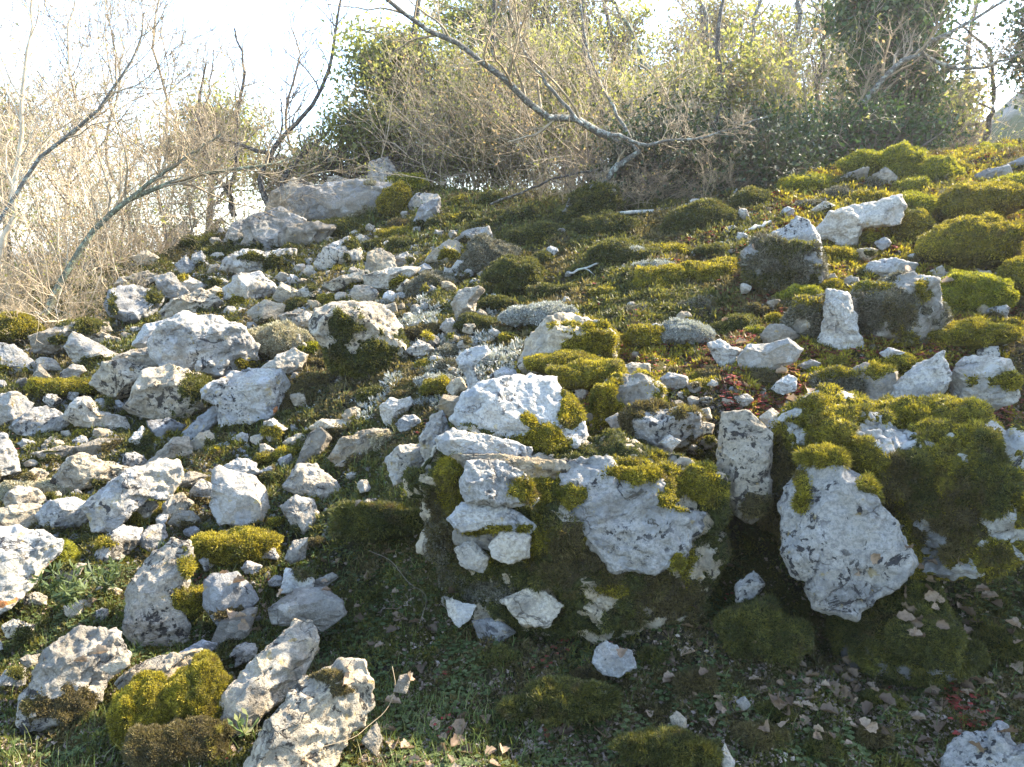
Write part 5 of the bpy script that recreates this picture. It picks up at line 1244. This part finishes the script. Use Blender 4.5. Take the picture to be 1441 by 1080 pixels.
def crown_tree(name, label, cat, base, h, blobs, nleaf, L, W_, mt, bk, seed, group=None, trunk_r=.09, twm='twig_dark', nb=46):
    """evergreen: trunk, limbs reaching into every clump, and leaf sprays"""
    r = np.random.default_rng(seed)
    root = bpy.data.objects.new(name, None); COL.objects.link(root); root.location = base
    tag(root, label, cat, group)
    b = np.array(base)
    top = np.array([0, 0, h])
    T = resample([np.zeros(3), top * .35 + r.normal(size=3) * .1, top * .7 + r.normal(size=3) * .15, top], 12)
    V, Fq = tubes(T[None], np.linspace(trunk_r, trunk_r * .3, 12)[None], 8)
    link('trunk', make_mesh('trunk', V, Fq, M[bk]), root)
    segs = []; leafp = []
    for (c, rad) in blobs:
        c = np.array(c) - b; rad = np.array(rad)
        for _ in range(nb):
            q = norm(r.normal(size=3)) * r.random() ** .45
            e = c + q * rad * (1 + .25 * r.normal())
            s = T[min(11, max(2, int(np.clip((e[2] - .5) / h, .1, .95) * 11)))]
            mid = (s + e) / 2 + np.array([0, 0, .12]) + r.normal(size=3) * .1
            segs.append(np.stack([s, s * .5 + mid * .5 + r.normal(size=3) * .04, mid, mid * .45 + e * .55 + r.normal(size=3) * .05, e]))
    PL = np.array(segs); N = len(PL)
    RL = np.linspace(.016, .004, 5)[None].repeat(N, 0)
    cp, cr, cl = children(PL, RL, np.full(N, .9), 6, 5, .55, (.4, 1.0), .15, .45, .5, .25, r, .003)
    V, Fs = merge([tubes(PL, RL, 4), tubes(cp, cr, 3)])
    link('branches', make_mesh('branches', V, Fs, M[twm]), root)
    pts = np.concatenate([cp[:, 1:].reshape(-1, 3), PL[:, -1]])
    V, Fs = leafcloud(pts, nleaf, L, W_, r, .07)
    link('crown', make_mesh('crown', V, Fs, M[mt]), root)
    return root
def blobpx(lst):
    return [(at_depth(x, y, d), (rp(rx, d), rp(rx, d) * .9, rp(ry, d))) for x, y, rx, ry, d in lst]
def gz(px, d):
    p = at_depth(px, 300, d); return np.array([p[0], d, float(height(np.array([p[0]]), np.array([d]))[0])])
crown_tree('evergreen_tree', 'sunlit olive green holm oak standing behind the ridge left of centre', 'tree', gz(600, 11.2), 3.0, blobpx([(520, 110, 50, 60, 11), (560, 180, 70, 60, 11.2), (610, 120, 60, 60, 11.6), (500, 190, 40, 40, 10.8), (650, 200, 60, 50, 11.6), (560, 80, 40, 30, 11.4)]), 17000, .07, .036, 'leaf_olive', 'bark_dark', 31)
crown_tree('evergreen_tree', 'taller olive evergreen filling the sky behind the leaning lichened tree', 'tree', gz(760, 12.5), 4.6, blobpx([(680, 60, 70, 60, 12.4), (740, 20, 80, 60, 12.6), (790, 120, 70, 70, 12.6), (700, 150, 70, 60, 12.4), (640, 20, 50, 40, 12.6)]), 13000, .07, .036, 'leaf_olive', 'bark_dark', 32)
crown_tree('ivy_clad_tree', 'dark green tree clad in ivy at the upper right', 'tree', gz(1270, 9.6), 3.6, blobpx([(1270, 30, 56, 60, 9.6), (1286, 110, 40, 50, 9.6), (1236, 80, 40, 70, 9.5), (1300, -30, 50, 50, 9.7), (1215, 10, 40, 50, 9.7)]), 14000, .07, .05, 'leaf_ivy', 'bark_dark', 33)
crown_tree('ivy_clad_tree', 'ivy covered trunk in the left part of the thicket', 'tree', gz(800, 13), 4.6, blobpx([(805, 20, 34, 60, 13), (800, 100, 26, 50, 13)]), 3000, .06, .045, 'leaf_ivy', 'bark_dark', 34)
crown_tree('ivy_clad_tree', 'ivy covered bough hanging in from the right edge against the sky', 'tree', gz(1480, 9.5), 3.6, blobpx([(1452, 80, 26, 46, 9.5), (1475, 20, 40, 40, 9.5)]), 2600, .055, .045, 'leaf_ivy', 'bark_dark', 35)
crown_tree('evergreen_shrub', 'dark evergreen shrub roofing the black hollow above the fallen branch', 'shrub', gz(1010, 8.1), .9, blobpx([(920, 232, 52, 30, 8.0), (990, 225, 62, 34, 8.2), (1075, 218, 62, 32, 8.2), (1040, 255, 70, 26, 7.9), (950, 262, 62, 22, 7.8), (1110, 245, 40, 22, 7.9), (890, 262, 30, 16, 7.7), (905, 225, 34, 26, 7.6), (985, 272, 50, 14, 7.6), (1080, 262, 50, 14, 7.6)]), 24000, .05, .026, 'leaf_dark', 'bark_dark', 36, trunk_r=.04, nb=46)
crown_tree('evergreen_shrub', 'dark green shrub right of the hollow behind the twin moss mounds', 'shrub', gz(1200, 8.7), .8, blobpx([(1160, 200, 56, 34, 8.8), (1230, 195, 56, 28, 8.9), (1300, 195, 45, 26, 9.1), (1120, 225, 40, 26, 8.5)]), 12000, .05, .028, 'leaf_ivy', 'bark_dark', 37, trunk_r=.04, nb=40)
crown_tree('evergreen_shrub', 'low green bush right of the twin moss mounds under the curved tree', 'shrub', gz(1330, 10), .7, blobpx([(1320, 175, 40, 26, 10)]), 2600, .045, .025, 'leaf_olive', 'bark_dark', 38, trunk_r=.03)
crown_tree('evergreen_shrub', 'low olive scrub at the foot of the holm oak behind the ridge', 'shrub', gz(480, 10.8), .8, blobpx([(470, 225, 50, 26, 10.8), (540, 225, 50, 24, 10.9), (620, 240, 60, 24, 10.6)]), 5000, .045, .022, 'leaf_olive', 'bark_dark', 39, trunk_r=.03)
for bx, bl, nl, mt_, sd_, lb_ in [
    (880, [(870, 60, 60, 60, 13.5), (900, 140, 60, 50, 13.2), (850, 160, 50, 50, 13)], 4200, 'leaf_olive', 61, 'loose olive crown behind the leaning lichened tree and right of it'),
    (700, [(690, 170, 60, 50, 11), (740, 120, 60, 50, 11.3), (650, 130, 60, 50, 11.2), (720, 215, 60, 26, 10.6)], 6500, 'leaf_olive', 67, 'light olive leafy mass between the holm oak and the leaning lichened tree'),
    (820, [(800, 190, 50, 36, 10.2), (860, 150, 50, 50, 10.8), (780, 120, 50, 50, 11)], 5000, 'leaf_olive', 68, 'light olive leafy crown right above the leaning lichened tree'),
    (1010, [(960, 150, 50, 40, 10.6), (1040, 120, 60, 50, 10.8), (1100, 160, 50, 36, 10.4)], 5000, 'leaf_olive', 69, 'light olive leafy crown above the dark evergreen shrub'),
    (980, [(970, 90, 60, 60, 14), (1010, 30, 60, 50, 14.2), (960, 160, 60, 40, 13.6)], 3800, 'leaf_khaki', 62, 'thin khaki crown in the depth of the thicket'),
    (1090, [(1080, 60, 60, 60, 14), (1110, 130, 60, 50, 13.8), (1050, 150, 50, 40, 13.6)], 4200, 'leaf_olive', 63, 'loose olive crown behind the thickest upright trunk'),
    (1190, [(1190, 100, 50, 60, 13.4), (1200, 150, 56, 40, 13), (1180, 30, 50, 50, 13.6)], 4500, 'leaf_olive', 64, 'green crown between the crooked dark stem and the ivy tree'),
    (1360, [(1345, 150, 36, 30, 12)], 1200, 'leaf_khaki', 65, 'small khaki crown under the curved tree at the far right'),
    (430, [(430, 235, 40, 26, 12.5), (395, 250, 34, 22, 12.5)], 1500, 'leaf_khaki', 66, 'low khaki crown between the white crag and the holm oak')]:
    crown_tree('evergreen_tree', lb_, 'tree', gz(bx, bl[0][4]), 3.2 if bl[0][1] < 200 else .9, blobpx(bl), int(nl * 2.1), .07, .035, mt_, 'bark_dark', sd_, trunk_r=.06, twm='twig', nb=34)
crown_tree('khaki_bush', 'pale olive bush glowing in the sun behind the left ridge', 'shrub', gz(300, 14), 2.6, blobpx([(305, 170, 58, 46, 14), (270, 205, 55, 50, 14), (345, 210, 45, 50, 14)]), 9000, .065, .034, 'leaf_olive', 'bark_dark', 41)
crown_tree('khaki_bush', 'pale brown bush in the glare at the left edge', 'shrub', gz(10, 13), 2.8, blobpx([(10, 150, 60, 44, 13), (30, 215, 60, 50, 13), (-40, 200, 60, 60, 13)]), 4500, .06, .03, 'leaf_khaki', 'bark_dark', 42)

# thickets of thin bare shrubs: a few patterns, every shrub its own object
def shrub_meshes(seed, h, nst, twm, spread, leaves=0):
    r = np.random.default_rng(seed)
    a = r.random(nst) * 6.283; sp = spread * r.uniform(.2, 1.0, nst)
    d = norm(np.stack([np.cos(a) * sp, np.sin(a) * sp, np.ones(nst)], 1))
    p = np.stack([np.cos(a), np.sin(a), np.zeros(nst)], 1) * (r.random(nst) * .16)[:, None]
    L = h * r.uniform(.55, 1.1, nst); out = [p]
    for k in range(8):
        d = norm(d + (.30 if twm == 'twig_pale' else .22) * r.normal(size=(nst, 3)) + np.stack([np.cos(a) * .03, np.sin(a) * .03, np.full(nst, -.01)], 1))
        out.append(out[-1] + d * (L / 8)[:, None])
    PL = np.stack(out, 1); RL = (r.uniform(.004, .012, nst))[:, None] * np.linspace(1, .3, 9)
    c1 = children(PL, RL, L, 11, 6, .36, (.4, 1.2), .2, .3, .55, .18, r, .0024)
    c2 = children(*c1, 3 if twm == 'twig_pale' else 4, 5, .5, (.5, 1.1), .2, .2, .6, .22, r, .0020)
    st = make_mesh('stems', *tubes(PL, RL, 5), M[twm])
    tw = make_mesh('crown', *merge([tubes(c1[0], c1[1], 3), tubes(c2[0], c2[1], 3)]), M[twm])
    lf = None
    if leaves:
        V, Fs = leafcloud(c2[0][:, 1:].reshape(-1, 3), leaves, .035, .018, r, .02); lf = make_mesh('leaves', V, Fs, M['leaf_tan' if seed % 4 == 1 else 'leaf_olive'])
    return st, tw, lf
SH = {'tan': [shrub_meshes(200 + i, 2.6, 11, 'twig' if i % 2 else 'twig_pale', .9, 1100) for i in range(5)], 'pale': [shrub_meshes(220 + i, 3.3, 7, 'twig_pale', .8, 60) for i in range(3)], 'dark': [shrub_meshes(240 + i, 1.2, 14, 'twig_dark', .9, 160) for i in range(3)], 'low': [shrub_meshes(260 + i, 1.0, 12, 'twig', .9, 150) for i in range(2)]}
def place_shrub(kind, px, d, s, label, group):
    b = gz(px, d); i = rng.integers(len(SH[kind]))
    root = bpy.data.objects.new('bare_shrub', None); COL.objects.link(root)
    root.location = b - np.array([0, 0, .04]); root.rotation_euler = (rng.normal() * .08, rng.normal() * .08, rng.random() * 6.28); k = s * rng.uniform(.85, 1.15); root.scale = (k, k, k)
    tag(root, label, 'shrub', group)
    for nm, me in zip(('stems', 'crown', 'leaves'), SH[kind][i]):
        if me: link(nm, me, root)
for px, d, s in [(-90, 8.5, 1.0), (10, 8.8, 1.0), (60, 8.2, 0.95), (90, 9.4, 1.0), (140, 9.8, 1.0), (190, 10.2, 1.0), (215, 9.4, 0.8), (260, 11.8, 0.9), (40, 11.5, 1.2), (110, 12, 1.2), (250, 13, 1.1), (75, 7.0, 0.6), (150, 8.0, 0.55), (70, 13.5, 1.4), (180, 11.4, 1.2), (230, 14, 1.3), (330, 13.5, 1.0), (100, 10.6, 1.1), (0, 11, 1.3), (-50, 12.5, 1.4), (60, 15.5, 1.6), (250, 15.5, 1.5)]:
    place_shrub('pale', px, d, s, 'thin stemmed bare shrub in the pale tangled thicket on the left', 'bare shrubs of the left thicket')
for px, d, s in [(10, 9.2, 1.2), (60, 10, 1.2), (110, 9.4, 1.1), (150, 10.6, 1.2), (200, 10.8, 1.1), (240, 12, 1.2), (-40, 9, 1.2), (85, 12, 1.4), (170, 12.6, 1.3), (300, 12.4, 1.0), (350, 12.2, .9)]:
    place_shrub('tan', px, d, s, 'warm tan bare shrub with a few withered leaves in the left thicket', 'tan shrubs of the left thicket')
for px, d, s in [(560, 10.6, .7), (590, 10.9, .8), (620, 10.4, .75), (650, 10.8, .85), (680, 10.2, .8), (705, 10.6, .9), (730, 9.8, .8), (755, 10.2, .9), (780, 9.6, .9), (800, 10.4, 1.0), (690, 11.6, 1.1), (740, 11.8, 1.1), (640, 11.8, 1.0), (580, 12, 1.1), (610, 12.6, 1.2), (660, 12.8, 1.3), (710, 13, 1.4), (765, 12.6, 1.3), (530, 11.6, .8), (720, 10.9, 1.0)]:
    place_shrub('tan', px, d, s, 'thin stemmed tan shrub in the dry thicket right of the long slab', 'tan shrubs of the central thicket')
for px, d, s in [(840, 9.4, 0.9), (900, 9.8, 1.0), (940, 10.2, 1.0), (980, 9.8, 1.0), (1050, 9.9, 1.0), (1090, 10.3, 1.1), (1130, 9.8, 1.0), (1210, 10, 0.9), (1000, 12, 1.3), (900, 12, 1.3), (1190, 12, 1.2), (830, 11.5, 1.2), (860, 12.6, 1.4), (1040, 13, 1.5), (1130, 13, 1.5), (1230, 11.4, 1.1), (980, 11.2, 1.2), (1070, 11.2, 1.2), (1150, 11.2, 1.2)]:
    place_shrub('tan', px, d, s, 'thin stemmed bare shrub growing up behind the dark evergreen shrub', 'bare shrubs above the evergreen shrub')
for px, d, s in [(880, 7.6, .6), (925, 7.5, .55), (985, 7.5, .5), (850, 7.9, .7)]:
    place_shrub('dark', px, d, s, 'low tangle of grey dead twigs hanging before the black hollow', 'dead twig tangles before the hollow')
for px, d, s in [(60, 6.8, .6), (110, 7.1, .5), (0, 7.0, .7), (80, 7.6, .7), (-30, 7.4, .8), (130, 8.2, .7), (180, 8.6, .7), (210, 9.0, .6), (20, 8.0, .9), (100, 8.8, .9), (55, 9.2, .9), (160, 9.6, .9), (240, 10.2, .7), (30, 6.4, .5), (150, 7.3, .5), (420, 11.6, .9), (450, 11.2, .9), (1360, 10, .8), (1410, 10.5, .9), (1260, 9.6, .9), (1300, 9.8, .9), (862, 7.4, .4), (900, 7.3, .5), (940, 7.35, .45), (990, 7.3, .5), (1035, 7.4, .45), (800, 7.9, .5), (760, 8.2, .5)]:
    place_shrub('low', px, d, s, 'low dry bare shrub at the margin of the rocky slope', 'low dry shrubs at the slope margin')

# fallen branches and sticks
def stick(name, label, pts, d0, d1, r0, r1, mt, seed, nside=5, ln=.3):
    r = np.random.default_rng(seed)
    P = resample(D(pts, d0, d1), 20); o0 = P[0].copy(); P = P - o0; P[1:-1] += r.normal(size=(18, 3)) * r0 * .35
    RL = np.linspace(r0, r1, 20)
    ps = [tubes(P[None], RL[None], 7)]
    if nside:
        c = children(P[None], RL[None], np.array([np.linalg.norm(P[-1])]), nside, 7, ln, (.4, 1.1), -.05, .1, .5, .25, r, r1 * .5)
        ps.append(tubes(c[0], c[1], 5)); c2 = children(*c, 3, 5, .45, (.5, 1.), 0, .3, .6, .3, r, r1 * .4); ps.append(tubes(c2[0], c2[1], 3))
    V, Fs = merge(ps)
    tag(link(name, make_mesh(name, V, Fs, M[mt]), None, o0), label, 'branch')
M['deadwood'] = flat_mat('bleached_deadwood', (.26, .24, .20), (.42, .40, .34), 30, .9, .6, .004, (.30, .33, .24), .55)
stick('fallen_branch', 'pale fallen branch lying across the dark moss below the evergreen shrub', [(866, 304), (880, 299), (944, 294), (980, 283), (1003, 288), (1026, 284), (1037, 266)], 7.0, 7.3, rp(3, 7), rp(1.4, 7), 'deadwood', 3, 7, .30)
stick('dead_branch', 'dark dead branch hanging low left of the hooked root', [(690, 288), (756, 262), (783, 250), (847, 239), (905, 236)], 7.9, 7.6, rp(1.6, 7.8), rp(1.4, 7.8), 'bark_dark', 4, 6, .25)
stick('dead_branch', 'bleached stick slanting over the moss above the red herbs', [(1000, 350), (1030, 338), (1060, 322), (1085, 312)], 5.9, 6.1, rp(4, 6), rp(2.5, 6), 'deadwood', 5, 2, .25)
stick('dead_branch', 'thin grey stick lying left of the twin gold bolsters', [(800, 385), (840, 372), (880, 360), (925, 350)], 5.75, 6.0, rp(1.6, 6), rp(.8, 6), 'deadwood', 6, 3, .3)
stick('dead_branch', 'curving dry stalk across the dead leaves at the bottom', [(552, 938), (556, 966), (545, 997), (518, 1022), (494, 1040), (450, 1052)], 2.52, 2.22, rp(.6, 2.4), rp(.35, 2.4), 'twig', 7, 2, .2)
stick('dead_branch', 'grey twig fork lying on herbs left of the ledge foot', [(520, 775), (550, 790), (575, 820), (600, 840), (590, 880)], 3.2, 2.9, rp(.6, 3), rp(.35, 3), 'twig_dark', 8, 5, .4)

# leafy plant and seedling in the near left
def leafy(name, label, px, py, d, n, L, W_, mt, seed, h):
    r = np.random.default_rng(seed)
    b = at_depth(px, py, d)
    root = bpy.data.objects.new(name, None); COL.objects.link(root); root.location = b; tag(root, label, 'plant')
    m = 9; a = r.random(m) * 6.283; d_ = norm(np.stack([np.cos(a) * .8, np.sin(a) * .8, np.full(m, .8)], 1)); out = [np.zeros((m, 3))]
    for k in range(5): d_ = norm(d_ + .15 * r.normal(size=(m, 3)) + np.array([0, 0, .1])); out.append(out[-1] + d_ * h / 5)
    PL = np.stack(out, 1)
    link('stems', make_mesh('stems', *tubes(PL, np.full((m, 6), .0022), 4), M['grass']), root)
    i = r.integers(0, m, n); t = r.integers(1, 6, n); p = PL[i, t]
    D_ = norm(r.normal(size=(n, 3)) + np.array([0, 0, .5])); S = norm(np.cross(D_, r.normal(size=(n, 3)) * .4 + np.array([0, 0, 1])))
    V, Fs = cards(p, D_, S, L * r.uniform(.6, 1.2, n), W_, .2)
    link('leaves', make_mesh('leaves', V, Fs, M[mt]), root)
leafy('leafy_plant', 'low dark green narrow leaved plant right of the orange spotted edge boulder', 95, 850, 2.95, 260, .05, .011, 'herb', 1, .14)
leafy('leafy_plant', 'second clump of narrow dark leaves under the dark speckled rock', 150, 830, 3.1, 160, .045, .010, 'herb', 2, .11)
leafy('seedling', 'bright green seedling in front of the long ridged boulder', 345, 1035, 2.22, 16, .032, .013, 'grass', 3, .06)

# a tree just out of view on the right: its shade lies over the ground below the boulders
crown_tree('evergreen_tree', 'dense holm oak beside the path right of the mossy boulder, out of view', 'tree', np.array([4.9, 4.1, float(height(np.array([4.9]), np.array([4.1]))[0])]), 1.6,
    [((4.5, 3.4, 2.5), (.7, .6, .6)), ((4.6, 4.1, 2.7), (.8, .6, .65)), ((4.8, 4.7, 2.7), (.7, .5, .5)), ((4.4, 2.8, 2.2), (.7, .6, .6)), ((5.0, 3.6, 2.0), (.8, .8, .8))], 16000, .075, .045, 'leaf_dark', 'bark_dark', 71, trunk_r=.1)
# ------------------------------------------------------------------ far hill, sky, sun, camera
def hill(cx, cy, rx, ry, h, seed):
    n = 70
    u = np.linspace(-1, 1, n); X, Y = np.meshgrid(u, u, indexing='ij'); q = np.sqrt(X ** 2 + Y ** 2)
    P = np.stack([cx + X.ravel() * rx, cy + Y.ravel() * ry, np.zeros(n * n)], 1)
    z = h * np.clip(1 - q.ravel() ** 1.6, -.2, 1)
    z += fbm(P * .35 + seed, 4) * .35 * np.clip(1.2 - q.ravel(), 0, 1) + np.abs(fbm(P * 1.6, 3)) * .22
    P[:, 2] = z
    i, j = np.meshgrid(np.arange(n - 1), np.arange(n - 1), indexing='ij'); b = (i * n + j).ravel()
    return P, np.stack([b, b + n, b + n + 1, b + 1], 1)
M['hill'] = flat_mat('far_scree_hill', (.10, .095, .06), (.24, .225, .19), 1.6, 1, .8, .2, (.07, .08, .035), .45)
tag(link('hill', make_mesh('hill', *hill(13.4, 20, 5.2, 5.5, 5.6, 3), M['hill'])), None, None, kind='structure')
HZ = True
if HZ:
    hv = np.array([[x, y, z] for x in (-650, 650) for y in (-650, 650) for z in (-2.5, 9.5)], float)
    hf = np.array([[0, 1, 3, 2], [4, 6, 7, 5], [0, 4, 5, 1], [2, 3, 7, 6], [0, 2, 6, 4], [1, 5, 7, 3]])
    m, nt, N, L = new_mat('haze')
    v = N.new('ShaderNodeVolumePrincipled'); v.inputs['Density'].default_value = .0014; v.inputs['Color'].default_value = (.93, .94, .97, 1); v.inputs['Anisotropy'].default_value = .6
    om = N.new('ShaderNodeOutputMaterial'); L.new(v.outputs[0], om.inputs['Volume'])
    tag(link('haze', make_mesh('haze', hv, hf, m, smooth=False)), None, None, kind='stuff')
SUN_EL, SUN_AZ = 37.0, 62.0      # degrees; azimuth from straight ahead, plus = right
w = bpy.data.worlds.new('World'); SC.world = w; w.use_nodes = True
nt = w.node_tree; nt.nodes.clear()
sky = nt.nodes.new('ShaderNodeTexSky'); sky.sky_type = 'NISHITA'; sky.sun_disc = False
sky.sun_elevation = math.radians(SUN_EL); sky.sun_rotation = math.radians(SUN_AZ); sky.altitude = 600; sky.dust_density = 1.2; sky.air_density = 1.0
bg = nt.nodes.new('ShaderNodeBackground'); bg.inputs[1].default_value = .15
ow = nt.nodes.new('ShaderNodeOutputWorld'); nt.links.new(sky.outputs[0], bg.inputs[0]); nt.links.new(bg.outputs[0], ow.inputs[0])
sl = bpy.data.lights.new('sun', 'SUN'); sl.energy = 4.1; sl.angle = math.radians(.6); sl.color = (1, .885, .71)
so = bpy.data.objects.new('sun', sl); COL.objects.link(so)
az = math.radians(SUN_AZ); el = math.radians(SUN_EL)
sd = Vector((math.sin(az) * math.cos(el), math.cos(az) * math.cos(el), math.sin(el)))
so.rotation_euler = sd.to_track_quat('Z', 'Y').to_euler()
cam = bpy.data.cameras.new('camera'); co = bpy.data.objects.new('camera', cam); COL.objects.link(co)
cam.sensor_width = 36; cam.lens = F_PX / 1441 * 36; cam.clip_end = 3000; cam.clip_start = .05
co.location = CAM; co.rotation_euler = (math.radians(90) - PITCH, 0, 0)
SC.camera = co
SC.render.engine = 'CYCLES'
SC.view_settings.view_transform = 'Standard'; SC.view_settings.look = 'None'; SC.view_settings.gamma = 1; SC.view_settings.exposure = 2.72
SC.cycles.use_denoising = True
SC.cycles.max_bounces = 6; SC.cycles.diffuse_bounces = 3; SC.cycles.transmission_bounces = 3; SC.cycles.transparent_max_bounces = 4
